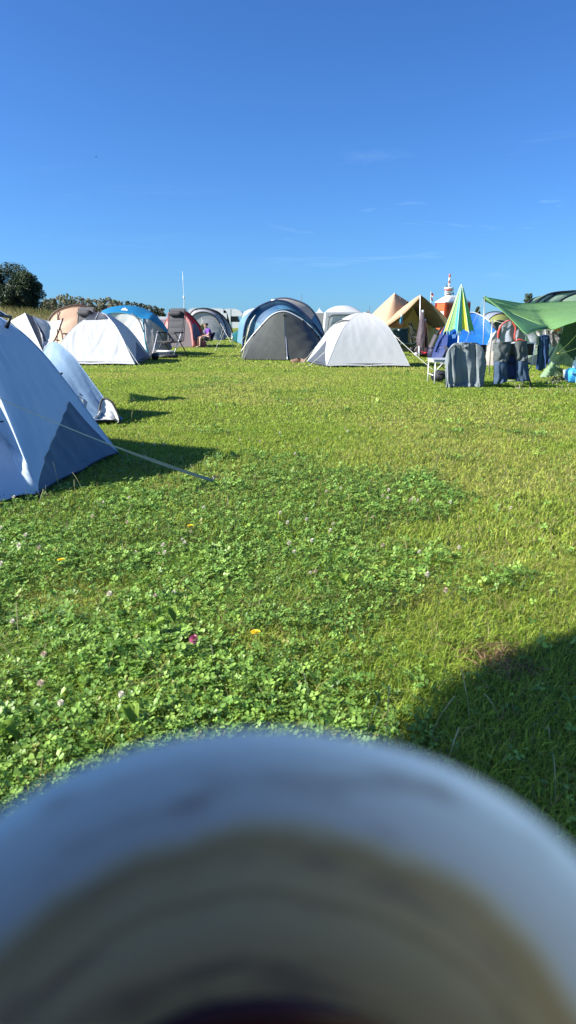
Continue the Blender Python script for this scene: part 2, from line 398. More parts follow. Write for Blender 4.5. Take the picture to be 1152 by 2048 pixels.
MB().tube([c+Vector((0, -.02, 0)), (a+b)/2+Vector((0, -.02, 0))], .008, 5).build('vent_strut', M_white, twl)
guy(twl, p1[14], gnd(279, 731), M_cord, 0.006, M_peg)
# ============================================================= white dome in the middle
FL, FR = gnd(653, 734.8), gnd(820, 734.6); BL = gnd(613, 726); BR = FR+(BL-FL)+Vector((.12, .1, 0))
pk = (FL+FR+BR+BL)/4; pk = Vector((at(726, 640, pk.y).x, pk.y, 0)); Hwc = at(726, 625, pk.y).z
twc, pk, cs = dome('dome_tent', 'white dome tent with smooth pale front, standing before the white party tent', FL, FR, BR, BL, Hwc, 'd', skirts=[(3, 0.30, 0.36)], peak=pk, dark=M_slategrey, wr=0.004, nu=44, nv=28)
p0 = polecurve(FL, pk, Hwc, 'd', 40); pb_ = polecurve(BL, pk, Hwc, 'd', 40); p1 = polecurve(FR, pk, Hwc, 'd', 40)
a = pb_[24]+Vector((-.04, -.02, .03)); b = p0[27]+Vector((-.02, 0, .02))
MB().tube([a, a.lerp(b, .5)+Vector((0, 0, .05)), b], .012, 6).build('vent_strut', M_black, twc)
MB().grid(loft(curve([a, a.lerp(b, .5)+Vector((0, 0, .05)), b], 9), curve([pb_[27], p0[29]], 9), 4)).build('vent', M_white, twc)
guy(twc, p0[15], gnd(616, 733), M_cord, 0.006, M_peg); guy(twc, pb_[15], gnd(604, 727), M_cord, 0.006, M_peg); guy(twc, p1[17], gnd(868, 741), M_cord, 0.0045, M_peg)
mm = (FL+FR)/2; MB().tube([mm+Vector((0.1, 0, .1)), mm+Vector((.1, -.02, -.02))], .006, 5).build('peg', M_black, twc)

# ============================================================= grey tent
M_gr = fabric('grey_green_fabric', (0.058, 0.063, 0.053), tr=0.11, bump=0.12); M_grd = fabric('dark_grey_green_fabric', (0.075, 0.08, 0.07), tr=0.03)
YA = Yg(712)
tg = thing('dome_tent', 'grey-green dome tent with a pale zip down the middle and a black top vent', 'tent', gnd(570, 716))
arch = curve([(483, 704, YA+.2), (497, 683, YA+.1), (516, 660, YA), (543, 632, YA), (568, 624, YA), (594, 634, YA), (618, 651, YA), (641, 678, YA), (656, 706, YA)], 40)
hemL = curve([gnd(489, 720), gnd(530, 720), gnd(570, 720.5), gnd(620, 720), gnd(657, 718)], 40); hemL = [p+Vector((0, 0, .02)) for p in hemL]
i0 = 20
def sub(c, a, b): return c[a:b]
archf = curve([(512, 668, YA-.1), (523, 655, YA-.12), (546, 634, YA-.15), (568, 627, YA-.2)], 21)+curve([(568, 627, YA-.2), (594, 637, YA-.15), (618, 654, YA-.13), (640, 682, YA-.12), (655, 710, YA-.1)], 20)[1:]
hx = archf[20].x+.06; hemL = curve([gnd(489, 720), gnd(530, 720.5), Vector((hx, gnd(572, 721).y, 0))], 21)+curve([Vector((hx, gnd(572, 721).y, 0)), gnd(620, 720), gnd(657, 718)], 20)[1:]; hemL = [p+Vector((0, 0, .02)) for p in hemL]
MB().grid(loft(archf[:21], hemL[:21], 22, 0.03, 0.014, (8, 2), 3)).build('door', M_gr, tg)
MB().grid(loft(archf[20:], hemL[20:], 22, 0.04, 0.024, (11, 2), 5)).build('front_panel', M_gr, tg)
MB().grid(loft(curve([archf[0], archf[0].lerp(hemL[0], .5), hemL[0]], 16), curve([arch[0]+Vector((0, 0, .15)), arch[0], gnd(482, 717)], 16), 8, 0, .012, seed=4)).build('side_panel', M_gr, tg)
MB().grid(loft(arch, archf[:len(arch)], 5)).build('arch_panel', M_gr, tg)
back = curve([(490, 712, YA+1.7), (500, 690, YA+1.8), (530, 655, YA+1.8), (568, 640, YA+1.8), (606, 655, YA+1.8), (640, 690, YA+1.7), (652, 708, YA+1.7)], 40)
MB().grid(loft(arch, back, 10, 0, .02)).build('flysheet', M_gr, tg)
MB().tube([p+Vector((0, -.03, .02)) for p in arch], 0.022, 7).build('pole', M_alu, tg)
zz = curve([archf[20]+Vector((.02, -.03, -.1)), archf[20].lerp(hemL[20], .5)+Vector((.03, -.05, 0)), hemL[20]+Vector((.05, -.03, 0))], 12)
MB().tube(zz, [0.014]*12, 5).build('zip', M_steel, tg)
vt = at(569, 634, YA-.3)
MB().grid(loft(curve([vt+Vector((-.13, 0, -.03)), vt+Vector((0, -.09, .06)), vt+Vector((.13, 0, -.03))], 12), curve([vt+Vector((-.13, .1, -.02)), vt+Vector((0, .05, -.01)), vt+Vector((.13, .1, -.02))], 12), 4)).build('vent', M_black, tg)
for k in (7, 11, 26, 30, 33): MB().box(arch[k]+Vector((0, -.05, 0)), (.05, .03, .04)).build('clip', M_black, tg)
MB().tube([archf[0]+Vector((0, -.04, 0)), archf[0].lerp(hemL[0], .5)+Vector((-.0, -.05, 0)), hemL[0]], .02, 5).build('edge_tape', M_grd, tg)

# ============================================================= big blue tent behind
M_blu = fabric('blue_fabric', (0.065, 0.205, 0.36), tr=0.3); M_blud = fabric('deep_blue_fabric', (0.025, 0.11, 0.235), tr=0.22); M_ste = fabric('steel_blue_fabric', (0.12, 0.27, 0.38), tr=0.25)
M_cream = fabric('cream_fabric', (0.82, 0.74, 0.66), tr=0.6, bump=0.08)
YB = Yg(702); YC = YB+2.2
tb = thing('tunnel_tent', 'large blue tunnel tent with cream roof band and dark poles, behind the grey-green tent', 'tent', Vector((at(568, 690, YB).x, YB+1, 0)))
f1 = curve([(486, 703, YB), (487, 672, YB), (494, 640, YB), (513, 617, YB), (545, 603, YB), (572, 604, YB), (598, 619, YB), (624, 645, YB), (642, 668, YB), (654, 684, YB), (664, 703, YB)], 48)
f2 = curve([(500, 696, YC), (503, 660, YC), (518, 622, YC), (545, 602, YC), (567, 597.5, YC), (588, 601, YC), (614, 612, YC), (633, 634, YC), (645, 660, YC), (652, 696, YC)], 48)
YC2 = YC+2.0
f3 = curve([(506, 693, YC2), (512, 655, YC2), (530, 622, YC2), (566, 606, YC2), (600, 612, YC2), (625, 632, YC2), (640, 660, YC2), (650, 692, YC2)], 48)
L1 = loft(f1, f2, 9, 0.03)
MB().grid([r[:17] for r in L1]).build('left_wall' if False else 'side_wall', M_blud, tb)
MB().grid([r[16:36] for r in L1]).build('roof', M_cream, tb)
MB().grid([r[35:] for r in L1]).build('side_wall', M_blu, tb)
MB().grid(loft(f2, f3, 8, 0.02)).build('rear_section', M_blu, tb)
# front wall, set back a little in panels: steel blue, deep blue, blue
fa = [p+Vector((0, .12, 0)) for p in f1]
inner = curve([(512, 702, YB+.1), (515, 668, YB-.1), (532, 640, YB-.25), (552, 623, YB-.3), (570, 619, YB-.35), (590, 624, YB-.3), (617, 643, YB-.2), (640, 672, YB-.1), (655, 702, YB+.1)], 48)
Fw = loft(fa, inner, 10, -0.05, 0.03, seed=9)
MB().grid([r[:12] for r in Fw]).build('front_panel', M_ste, tb)
MB().grid([r[11:22] for r in Fw]).build('front_panel', M_blud, tb)
MB().grid([r[21:] for r in Fw]).build('front_panel', M_blu, tb)
MB().grid(loft(inner, [Vector((p.x, p.y+.05, max(0, p.z*.1))) for p in inner], 6, 0)).build('door', M_blud, tb)
MB().tube([p+Vector((0, -.03, .015)) for p in f1], .035, 7).build('pole', fabric('dark_blue_sleeve', (0.02, 0.045, 0.12), 0), tb)
MB().tube([p+Vector((0, 0, .02)) for p in f2], .04, 7).build('pole', fabric('grey_blue_sleeve', (0.07, 0.09, 0.14), 0), tb)
MB().tube([p+Vector((0, -.04, .01)) for p in inner], .02, 6).build('pole', M_ste, tb)
tp = at(548, 602, YB); MB().box(tp+Vector((0, -.03, .03)), (.2, .06, .05)).build('clip', M_alu, tb)
# rolled pale door strip at the left
rl = curve([(511, 630, YB-.25), (502, 645, YB-.3), (497, 662, YB-.35), (489, 690, YB-.3)], 14)
MB().tube(rl, [.015, .025, .03, .03, .03, .028, .026, .025, .022, .02, .02, .02, .02, .015], 7).build('rolled_door', M_white, tb)
for (a, b) in (((497, 650, YB-.1), (484, 718)), ((489, 672, YB-.1), (456, 718)), ((488, 690, YB), (470, 712)), ((505, 676, YB-.3), (474, 715))):
    guy(tb, at(*a), gnd(*b), M_ycord, 0.007, M_peg)
# left annexe with white roof
n1 = curve([(474, 684, YB+.6), (476, 664, YB+.6), (479, 644, YB+.6), (487, 633, YB+.6), (497, 626, YB+.6)], 16)
n2 = curve([(486, 690, YB+.2), (488, 670, YB+.2), (491, 650, YB+.2), (497, 640, YB+.2), (504, 634, YB+.2)], 16)
n3 = curve([(480, 640, YB+2.2), (486, 626, YB+2.4), (498, 619, YB+2.6), (510, 616, YB+2.6)], 16)
MB().grid(loft(n1, n2, 8)).build('annexe_wall', M_ste, tb)
MB().grid(loft(n1[7:], n3[7:], 6)).build('annexe_roof', M_white, tb)
MB().grid(loft([Vector((p.x, p.y, 0)) for p in n2[:4]]+[Vector((p.x, p.y, 0)) for p in n2[:4]], n2[:8], 4)).build('annexe_skirt', M_ste, tb)
MB().grid(loft(n1, [Vector((p.x, p.y+1.6, p.z*.9)) for p in n1], 4)).build('annexe_side', M_blu, tb)
# turquoise side flap of the annexe
tq = thing('windbreak', 'small turquoise windbreak standing left of the large blue tent', 'windbreak', Vector((at(472, 672, YB+2).x, YB+2, 0)))
MB().grid(loft(curve([at(464, 667, YB+2.2), at(472, 663, YB+2.2), at(479, 660, YB+2.1)], 10), curve([gnd(464, 684)+Vector((0, 1.2, 0)), gnd(472, 685)+Vector((0, 1.1, 0)), gnd(480, 686)+Vector((0, 1, 0))], 10), 6, 0.02, 0.02)).build('cloth', fabric('turquoise_fabric', (0.06, 0.36, 0.46), .25), tq)
MB().tube([at(464, 666, YB+2.22), Vector((at(464, 666, YB+2.22).x, YB+2.22, -.05))], .012, 5).tube([at(479, 659, YB+2.12), Vector((at(479, 659, YB+2.12).x, YB+2.12, -.05))], .012, 5).build('pole', M_steel, tq)
# ============================================================= peach tent
M_peach = fabric('peach_fabric', (0.78, 0.53, 0.38), tr=0.4); M_brown = plain('brown_pole', (0.10, 0.055, 0.045), .5)
YP = 25.5
tp_ = thing('tunnel_tent', 'peach-coloured tunnel tent with thin brown poles, below the pale tree row', 'tent', Vector((at(145, 680, YP).x, YP, 0)))
f1 = curve([(90, 698, YP), (93, 662, YP), (100, 637, YP), (115, 621, YP), (146, 611, YP), (168, 613, YP), (186, 626, YP), (198, 650, YP), (203, 698, YP)], 40)
f2 = curve([(108, 692, YP+2.2), (112, 650, YP+2.2), (122, 626, YP+2.2), (146, 613, YP+2.2), (172, 613, YP+2.2), (191, 624, YP+2.2), (205, 645, YP+2.2), (210, 690, YP+2.2)], 40)
MB().grid(loft(f1, f2, 8, .02)).build('roof', M_peach, tp_)
b1 = [Vector((p.x*.8+f1[20].x*.2, YP-.35, .02)) for p in f1]; b1 = curve([Vector((f1[0].x, YP-.2, .02)), Vector((f1[20].x, YP-.8, .02)), Vector((f1[-1].x, YP-.2, .02))], 40)
MB().grid(loft(f1, b1, 26, -.03, .022, (8, 2), 4)).build('front_panel', M_peach, tp_)
MB().tube([p+Vector((0, -.02, .01)) for p in f1], .022, 6).build('pole', M_brown, tp_)
MB().tube([p+Vector((0, 0, .015)) for p in f2], .022, 6).build('pole', M_brown, tp_)
for px in (115, 174):
    a = at(px, 621, YP-.05); MB().tube(curve([a, at(px, 640, YP-.16), at(px-1, 690, YP-.65)], 8), .018, 5).build('zip', M_brown, tp_)
# ============================================================= azure-roofed tent
M_az = fabric('azure_fabric', (0.012, 0.22, 0.47), tr=0.3); M_teal = fabric('teal_fabric', (0.03, 0.25, 0.37), tr=.25); M_lg = fabric('light_grey_fabric', (0.48, 0.46, 0.46), tr=.25, bump=.25)
YC0 = Yg(713)
tc_ = thing('tunnel_tent', 'white and grey tunnel tent with azure roof and small white mountain mark', 'tent', Vector((at(270, 700, YC0).x, YC0+1, 0)))
rb = curve([(203, 624, YC0+2.2), (212, 618, YC0+2.3), (234, 612, YC0+2.4), (260, 611, YC0+2.4), (286, 616, YC0+2.3), (309, 628, YC0+2.1), (324, 644, YC0+1.9), (337, 663, YC0+1.7)], 40)
rf = curve([(196, 640, YC0+.8), (210, 629, YC0+.8), (234, 625, YC0+.75), (258, 628, YC0+.6), (284, 637, YC0+.35), (299, 639, YC0+.3), (316, 652, YC0+.5), (334, 668, YC0+.8)], 40)
Lr = loft(rf, rb, 10, -.06, .01)
MB().grid([r[:28] for r in Lr]).build('roof', M_az, tc_)
MB().grid([r[27:] for r in Lr]).build('roof_strip', M_teal, tc_)
lm = [at(243, 623.5, YC0+1.0), at(247, 619.5, YC0+1.25), at(249, 620.5, YC0+1.2), at(251, 618, YC0+1.35), at(254, 621, YC0+1.2), at(258, 624.5, YC0+1.0)]
mb = MB(); mb.poly([p+Vector((0, -.09, .05)) for p in lm]); mb.build('emblem', plain('white_print', (.8, .82, .85), .5), tc_, smooth=False)
wl_b = curve([(206, 700, YC0+.9), (250, 700, YC0+.6), (290, 712, YC0+.1)], 24)
wl_t = curve([rf[7], rf[13], rf[21], rf[25]], 24)
MB().grid(loft(wl_t, [Vector((p.x, p.y, .02)) for p in wl_b], 20, -.08, .02, seed=3)).build('side_wall', M_white, tc_)
gl_t = curve([at(289, 638, YC0+.32), at(300, 640, YC0+.3), at(318, 653, YC0+.5), at(334, 668, YC0+.8), at(340, 690, YC0+.9)], 24)
gl_b = curve([gnd(297, 713), gnd(318, 712), gnd(338, 709), gnd(343, 706)], 24)
MB().grid(loft(gl_t, [p+Vector((0, 0, .02)) for p in gl_b], 24, -.05, .035, (12, 3), 7)).build('front_panel', M_lg, tc_)
MB().tube(curve([at(286, 637, YC0+.33), at(288, 655, YC0+.22), at(291, 685, YC0+.1), gnd(298, 713)], 14), .028, 6).tube([p+Vector((0, -.01, 0)) for p in rf[:26]], .015, 5).build('pole', M_teal, tc_)
q1 = curve([at(264, 627, YC0+.5), at(278, 640, YC0+.3), at(288, 664, YC0+.15)], 12)
MB().tube([p+Vector((0, -.06, 0)) for p in q1], .02, 5).build('seam', M_slategrey, tc_)
MB().grid(loft(rb, [Vector((p.x, p.y+1.2, p.z*.6)) for p in rb], 6)).build('rear_wall', M_az, tc_)
guy(tc_, at(316, 660, YC0+.4), gnd(303, 716), M_alu, .012, M_peg)
# ============================================================= red tent
M_red = fabric('red_fabric', (0.55, 0.05, 0.05), tr=.35); M_pink = fabric('salmon_fabric', (0.66, 0.27, 0.25), tr=.3); M_dkred = fabric('dark_red_fabric', (.20, .05, .05), .1); M_mesh = fabric('grey_mesh', (.16, .13, .14), .1)
YR = Yg(694)
tr_ = thing('dome_tent', 'red and salmon dome tent with dark mesh doors behind the reclining chair', 'tent', Vector((at(368, 690, YR).x, YR+1, 0)))
o_l = curve([(322, 694, YR+.6), (327, 665, YR+.5), (331, 643, YR+.4), (340, 632, YR+.3), (351, 624, YR+.2), (362, 620.5, YR+.2)], 20)
o_r = curve([(362, 620.5, YR+.2), (375, 625, YR+.2), (388, 637, YR+.3), (402, 656, YR+.4), (410, 680, YR+.5), (413, 693, YR+.6)], 20)
ri = curve([(350, 631, YR-.1), (356, 628, YR-.2), (362, 627, YR-.2), (370, 633, YR-.3), (380, 645, YR-.4), (385, 665, YR-.5), (388, 694, YR-.6)], 20)
bk = curve([(330, 690, YR+2.6), (336, 655, YR+2.6), (348, 632, YR+2.6), (362, 627, YR+2.6), (378, 632, YR+2.6), (396, 655, YR+2.6), (406, 688, YR+2.6)], 40)
MB().grid(loft(o_l+o_r, bk, 8)).build('roof', M_red, tr_)
MB().grid(loft(o_r, ri, 8, -.05)).build('side_panel', M_red, tr_)
li = curve([(326, 694, YR-.2), (333, 665, YR-.2), (338, 648, YR-.15), (344, 637, YR-.1), (350, 631, YR-.1)], 20)
MB().grid(loft(o_l, li, 6)).build('side_panel', M_pink, tr_)
MB().tube([p+Vector((0, -.03, 0)) for p in ri], .075, 6).build('door_trim', M_pink, tr_)
MB().tube([p+Vector((0, -.02, 0)) for p in o_l+o_r[1:]], .03, 6).build('pole', M_dkred, tr_)
dl = [Vector((p.x, p.y+.05, p.z)) for p in li]; dr = [Vector((p.x, p.y+.05, p.z)) for p in ri]
MB().grid(loft(curve(dl, 20), curve(list(reversed([dr[-1], dr[-4], dr[-8], dr[-12], dr[0]])), 20)[::-1], 14)).build('door', M_mesh, tr_)
tri = [at(337, 632, YR+.1), at(349, 625, YR), at(346, 640, YR-.15), at(331, 643, YR+.2)]
MB().grid(loft(curve([tri[0], tri[1]], 6), curve([tri[3], tri[2]], 6), 5)).build('vent_panel', M_dkred, tr_)
hd = [at(364, 632, YR-.4), at(379, 646, YR-.5), at(386, 648, YR-.3), at(366, 640, YR-.45)]
w1 = curve([at(386, 650, YR-.25), at(391, 646, YR-.2), at(398, 655, YR-.05), at(402, 668, YR+.0)], 12); w2 = curve([at(388, 680, YR-.5), at(394, 682, YR-.4), at(400, 683, YR-.3), at(404, 682, YR-.2)], 12)
MB().grid(loft([p+Vector((0, -.25, 0)) for p in w1], [p+Vector((0, -.25, 0)) for p in w2], 6)).build('window', fabric('window_mesh', (.06, .08, .12), 0), tr_)
# ============================================================= grey tunnel tent
M_tgl = fabric('pale_grey_fabric', (0.42, 0.42, 0.44), tr=.25); M_tgd = fabric('mid_grey_fabric', (0.17, 0.185, 0.20), tr=.15)
YT = Yg(680)
tt = thing('tunnel_tent', 'grey tunnel tent with dark pole arcs, beside the red tent', 'tent', Vector((at(420, 680, YT).x, YT+1, 0)))
b0 = curve([(372, 676, YT+2), (376, 640, YT+2), (387, 622, YT+2), (402, 618.5, YT+2), (420, 621, YT+2), (438, 631, YT+2), (450, 650, YT+1.8), (455, 674, YT+1.6)], 40)
m0 = curve([(376, 681, YT), (378, 652, YT), (386, 632, YT), (400, 625, YT), (415, 626, YT), (430, 634, YT), (442, 652, YT), (450, 680, YT)], 40)
r0 = curve([(392, 622, YT+1.8), (405, 618, YT+2.4), (422, 620, YT+2.6), (440, 628, YT+2.8), (456, 645, YT+3), (464, 662, YT+3), (465, 676, YT+3)], 40)
MB().grid(loft(m0, b0, 8, .04)).build('front_section', M_tgl, tt)
MB().grid(loft(m0, [Vector((m0[20].x*.4+p.x*.6, p.y-.25, .02)) for p in m0], 12, -.05, .02)).build('front_panel', M_tgl, tt)
MB().grid(loft(b0, r0, 10, .04)).build('rear_section', M_tgd, tt)
MB().tube([p+Vector((0, -.03, .02)) for p in m0], .035, 6).build('pole', M_dark, tt)
MB().tube([p+Vector((0, -.03, .03)) for p in b0], .045, 6).build('pole', M_dark, tt)
MB().tube([p+Vector((0, 0, .03)) for p in r0], .045, 6).build('pole', M_dark, tt)
for a, b in (((448, 650, YT+1), (430, 703)), ((452, 655, YT+1.2), (437, 690)), ((440, 645, YT+.2), (462, 685)), ((403, 635, YT-.1), (402, 683))):
    guy(tt, at(*a), gnd(*b), M_cord, .007, M_peg)
# ============================================================= caravans behind
M_van = plain('white_van_paint', (.86, .86, .85), .3, var=.02); M_glass = plain('dark_glass', (.012, .014, .017), .12)
def caravan(name, label, pxl, pxr, pyt, Y, stripe=None, nose=True, group=None):
    a, b = at(pxl, pyt, Y), at(pxr, pyt, Y); L = b.x-a.x; h = a.z; cx = (a.x+b.x)/2
    t = thing(name, label, 'caravan', Vector((cx, Y+1.1, 0)))
    W = 2.2; m = MB(); prof = [(-L/2, .5), (-L/2-.12, .9), (-L/2-.1, h-.55), (-L/2+.18, h-.12), (-L/2+.6, h), (L/2-.8, h-.04), (L/2-.3, h-.35), (L/2-.02, h-1.2), (L/2+.05, .8), (L/2-.1, .5)]
    A = [Vector((cx+x, Y, z)) for x, z in prof]; B = [p+Vector((0, W, 0)) for p in A]
    m.grid([A+[A[0]], B+[B[0]]]); m.poly(A[::-1]); m.poly(B); m.build('body', M_van, t, smooth=False)
    for k in (.28, .62):
        w = MB(); w.box((cx-L/2+L*k, Y-.012, h*.62), (L*.2, .03, h*.2), bev=.01); w.build('window', M_glass, t, smooth=False)
    w = MB(); w.tube([Vector((cx, Y-.02, .33)), Vector((cx, Y+.16, .33))], .33, 18); w.build('wheel', M_black, t)
    w = MB(); w.box((cx+L*.38, Y-.012, h*.48), (.6, .02, h*.6), bev=.008); w.build('door', M_van, t, smooth=False)
    if stripe:
        for k, c in enumerate(stripe):
            w = MB(); w.box((cx, Y-.006, h*(.80-.1*k)), (L*.98, .012, h*.03)); w.build('stripe', c, t, smooth=False)
    return t
caravan('caravan', 'long white caravan roof showing behind the grey tunnel tent', 375, 458, 616, 84)
caravan('caravan', 'white caravan with thin red side stripes behind the red tent', 306, 352, 633, 66, stripe=(plain('red_stripe', (.5, .08, .06), .4), plain('red_stripe', (.5, .08, .06), .4)))
# dark-roofed box behind it
hut = thing('van', 'small brown-red van roof poking up behind the striped caravan', 'van', at(343, 650, 90)*1)
hut.location.z = 0
m = MB(); a, b = at(335, 624, 90), at(350, 624, 90); m.box(((a.x+b.x)/2, 91, a.z/2+.2), (b.x-a.x, 2, a.z-.4), bev=.1); m.build('body', plain('brick_red_paint', (.32, .12, .10), .4), hut, smooth=False)
m = MB(); m.box(((a.x+b.x)/2, 89.99, a.z*.72), ((b.x-a.x)*.8, .04, a.z*.18)); m.build('window', M_glass, hut, smooth=False)
m = MB(); m.tube([Vector((a.x+.2, 90, .33)), Vector((a.x+.2, 90.2, .33))], .33, 14); m.build('wheel', M_black, hut)
# motorhome
YM = 84
mh = thing('motorhome', 'white motorhome with an overcab bulge and black windscreen, left of the blue tunnel tent', 'motorhome', Vector((at(468, 650, YM).x, YM+1, 0)))
def vanbox(nm, pr, y0, y1, mat):
    A = [at(x, y, YM)+Vector((0, y0, 0)) for x, y in pr]; B = [p+Vector((0, y1-y0, 0)) for p in A]
    m = MB(); m.grid([A+[A[0]], B+[B[0]]]); m.poly(A[::-1]); m.poly(B); m.build(nm, mat, mh, smooth=False)
vanbox('body', [(447, 656), (447, 621), (451, 617.5), (461, 617.5), (461, 656)], 0, 2.2, M_van)
vanbox('overcab', [(461, 632.5), (461, 617.5), (471, 617.5), (481, 622), (486, 629), (481, 632.5)], .02, 2.18, M_van)
vanbox('cab', [(461, 656), (461, 644), (479, 644), (485, 650), (486, 656)], .03, 2.17, M_van)
vanbox('stripe', [(447, 646), (447, 645), (460, 645), (460, 646)], -.02, .0, M_slategrey)
m = MB(); q = [at(461.2, 632, YM+.1), at(475, 632, YM+.1), at(480, 644.5, YM+.1), at(461.2, 644.5, YM+.1)]
m.grid([q+[q[0]], [p+Vector((0, 2.0, 0)) for p in q+[q[0]]]]); m.poly(q[::-1]); m.build('windscreen', M_glass, mh, smooth=False)
w0 = at(456, 690, YM); m = MB(); m.tube([Vector((w0.x, YM-.02, .34)), Vector((w0.x, YM+.2, .34))], .34, 16); m.build('wheel', M_black, mh)
# second motorhome body seen above the first caravan
# white tall aerial mast
YV = 70
ma = thing('aerial_mast', 'tall thin white aerial mast rising above the red tent', 'mast', Vector((at(368, 640, YV).x, YV, 0)))
m = MB(); m.tube([Vector((at(368.5, 640, YV).x, YV, 0)), at(368, 615, YV), at(368, 594, YV), at(366.5, 570, YV), at(365, 543, YV)], [.03, .03, .026, .022, .014], 6); m.build('pole', M_alu, ma)
m = MB(); m.tube([at(368, 598, YV), at(368, 592, YV)], .075, 8); m.build('clamp', M_alu, ma)
m = MB(); m.tube([at(367.6, 598, YV), at(372, 608, YV+.2), at(377, 640, YV+1)], .012, 4); m.build('guy_line', M_cord, ma)
# ============================================================= white party tent and pagoda
YW = 52
gz = thing('party_tent', 'white domed party tent with a rounded side panel outline, behind the white dome tents', 'party tent', Vector((at(687, 660, YW).x, YW+1.2, 0)))
el, er = at(652, 625, YW), at(724, 625, YW); wl = el.x; wr_ = er.x; zt = at(690, 611, YW+1.3).z; ze = el.z
cx = (wl+wr_)/2; hw = (wr_-wl)/2; rows = []
for j in range(13):
    v = j/12*2-1; r = []
    for i in range(17):
        u = i/16*2-1; r.append(Vector((cx+u*hw*1.01, YW+1.3+v*1.3, ze+(zt-ze)*(1-abs(u)**2.2)**.75*(1-abs(v)**2.2)**.75)))
    rows.append(r)
MB().grid(rows).build('roof', M_white, gz)
MB().grid([[Vector((wl-.02, YW-.02, ze+.02)), Vector((wr_+.02, YW-.02, ze+.02))], [Vector((wl-.03, YW-.03, ze-.22)), Vector((wr_+.03, YW-.03, ze-.22))]]).build('valance', M_white, gz)
for nm, q in (('front_wall', [(wl, 0), (wr_, 0)]), ('side_wall', [(wl, 0), (wl, 2.6)]), ('side_wall', [(wr_, 0), (wr_, 2.6)]), ('rear_wall', [(wl, 2.6), (wr_, 2.6)])):
    (x0, y0), (x1, y1) = q; a0 = -.15 if x0 == wl else .15; a1 = -.15 if x1 == wl else .15
    MB().grid(loft([Vector((x0+(x1-x0)*i/11, YW+y0+(y1-y0)*i/11, ze)) for i in range(12)], [Vector((x0+a0+(x1+a1-x0-a0)*i/11, YW+y0+(y1-y0)*i/11, 0)) for i in range(12)], 8, 0, .02)).build(nm, M_white, gz)
wo = curve([at(655, 665, YW-.06), at(657, 645, YW-.06), at(660, 634, YW-.06), at(666, 630, YW-.06), at(690, 629.6, YW-.06), at(712, 630, YW-.06), at(718, 636, YW-.06), at(722, 665, YW-.06)], 30)
MB().tube(wo, .03, 5).build('panel_outline', M_slategrey, gz)
pg = thing('pagoda_tent', 'small white pagoda tent with a pointed roof, far off beside the party tent', 'tent', Vector((at(639, 650, 110).x, 110, 0)))
ap = at(638.5, 614, 110); cs4 = [at(630, 626, 108.6), at(649, 626, 108.6), at(648, 626, 111.4), at(631, 626, 111.4)]
mb = MB()
for i in range(4):
    a, b = cs4[i], cs4[(i+1) % 4]; rr = []
    for j in range(9):
        v = j/8; k = v**2.2; s_ = 1-v
        rr.append([a.lerp(b, u/6)*1 for u in range(7)]); c_ = Vector((ap.x, ap.y, 0))
        rr[-1] = [Vector((c_.x+(p.x-c_.x)*(s_**1.5), c_.y+(p.y-c_.y)*(s_**1.5), p.z+(ap.z-p.z)*v**1.3)) for p in rr[-1]]
    mb.grid(rr)
mb.build('roof', M_white, pg)
mb = MB()
for i in range(4):
    a, b = cs4[i], cs4[(i+1) % 4]; mb.grid([[a, b], [Vector((a.x, a.y, 0)), Vector((b.x, b.y, 0))]])
mb.build('wall', M_lg, pg, smooth=False)
for (px, y0, Y, r, lb) in ((603, 588, 60, .02, 'thin dark aerial sticking up behind the blue tunnel tent'), (739, 612, 60, .025, 'short dark aerial between the white dome and the tan bell tent')):
    a = at(px, y0, Y); q = MB().tube([Vector((a.x, Y, 0)), Vector((a.x, Y, a.z*.6)), a], [r*1.6, r*1.3, r], 5).build('aerial', M_slate, base=Vector((a.x, Y, 0)))
    tag(q, lb, 'aerial')
# dark grey far tent
dome('dome_tent', 'far grey dome tent top between the white dome and the tan bell tent', Vector((at(728, 640, 48).x, 48, 0)), Vector((at(748, 640, 48).x, 48, 0)), Vector((at(748, 640, 48).x, 49.5, 0)), Vector((at(728, 640, 48).x, 49.5, 0)), at(738, 622, 48.7).z, .8, fly=M_tgd, floor=False)
# ============================================================= tan bell tent
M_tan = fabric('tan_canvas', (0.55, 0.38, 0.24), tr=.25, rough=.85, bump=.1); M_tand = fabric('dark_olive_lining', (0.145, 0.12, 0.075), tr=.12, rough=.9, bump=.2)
YBt = 27.5
ap = at(789, 586, YBt+2.2)
bt = thing('bell_tent', 'tan canvas tent with a pointed peak behind the white dome', 'tent', Vector((ap.x, YBt+2, 0)))
rd = at(819, 605, YBt+2.4)
lf = [at(737, 636, YBt+2.4), at(770, 650, YBt), at(800, 655, YBt-.1)]
MB().grid(loft(curve([ap, ap+Vector((.02, 0, -.01))], 14), curve([lf[0], at(755, 648, YBt+1), lf[1], at(795, 655, YBt+.2), at(812, 640, YBt+1.2)], 14), 16, .02, .012)).grid(
   loft(curve([ap, rd], 14), curve([at(812, 640, YBt+1.2), at(822, 640, YBt+1.6)], 14), 14, 0.03, .015)).build('roof', M_tan, bt)
MB().grid(loft(curve([ap, rd], 10), curve([at(812, 640, YBt+4.2), at(830, 640, YBt+4.2)], 10), 8)).grid(loft(curve([ap, ap+Vector((.01, 0, 0))], 10), curve([at(737, 636, YBt+2.4), at(812, 640, YBt+4.2)], 10), 8)).build('rear_roof', M_tan, bt)
wl_ = curve([lf[0], at(755, 648, YBt+1), lf[1], at(795, 655, YBt+.2), at(812, 640, YBt+1.2)], 14)
MB().grid(loft(wl_, [Vector((p.x, p.y, 0)) for p in wl_], 5, 0, .015)).build('wall', M_tan, bt)
for p in (at(801, 598, YBt+2.1), at(814.5, 604, YBt+2.2)): MB().box(p, (.05, .06, .09)).build('toggle', M_brown, bt)
MB().tube([Vector((ap.x, ap.y, 0)), ap], .025, 6).build('pole', M_alu, bt)
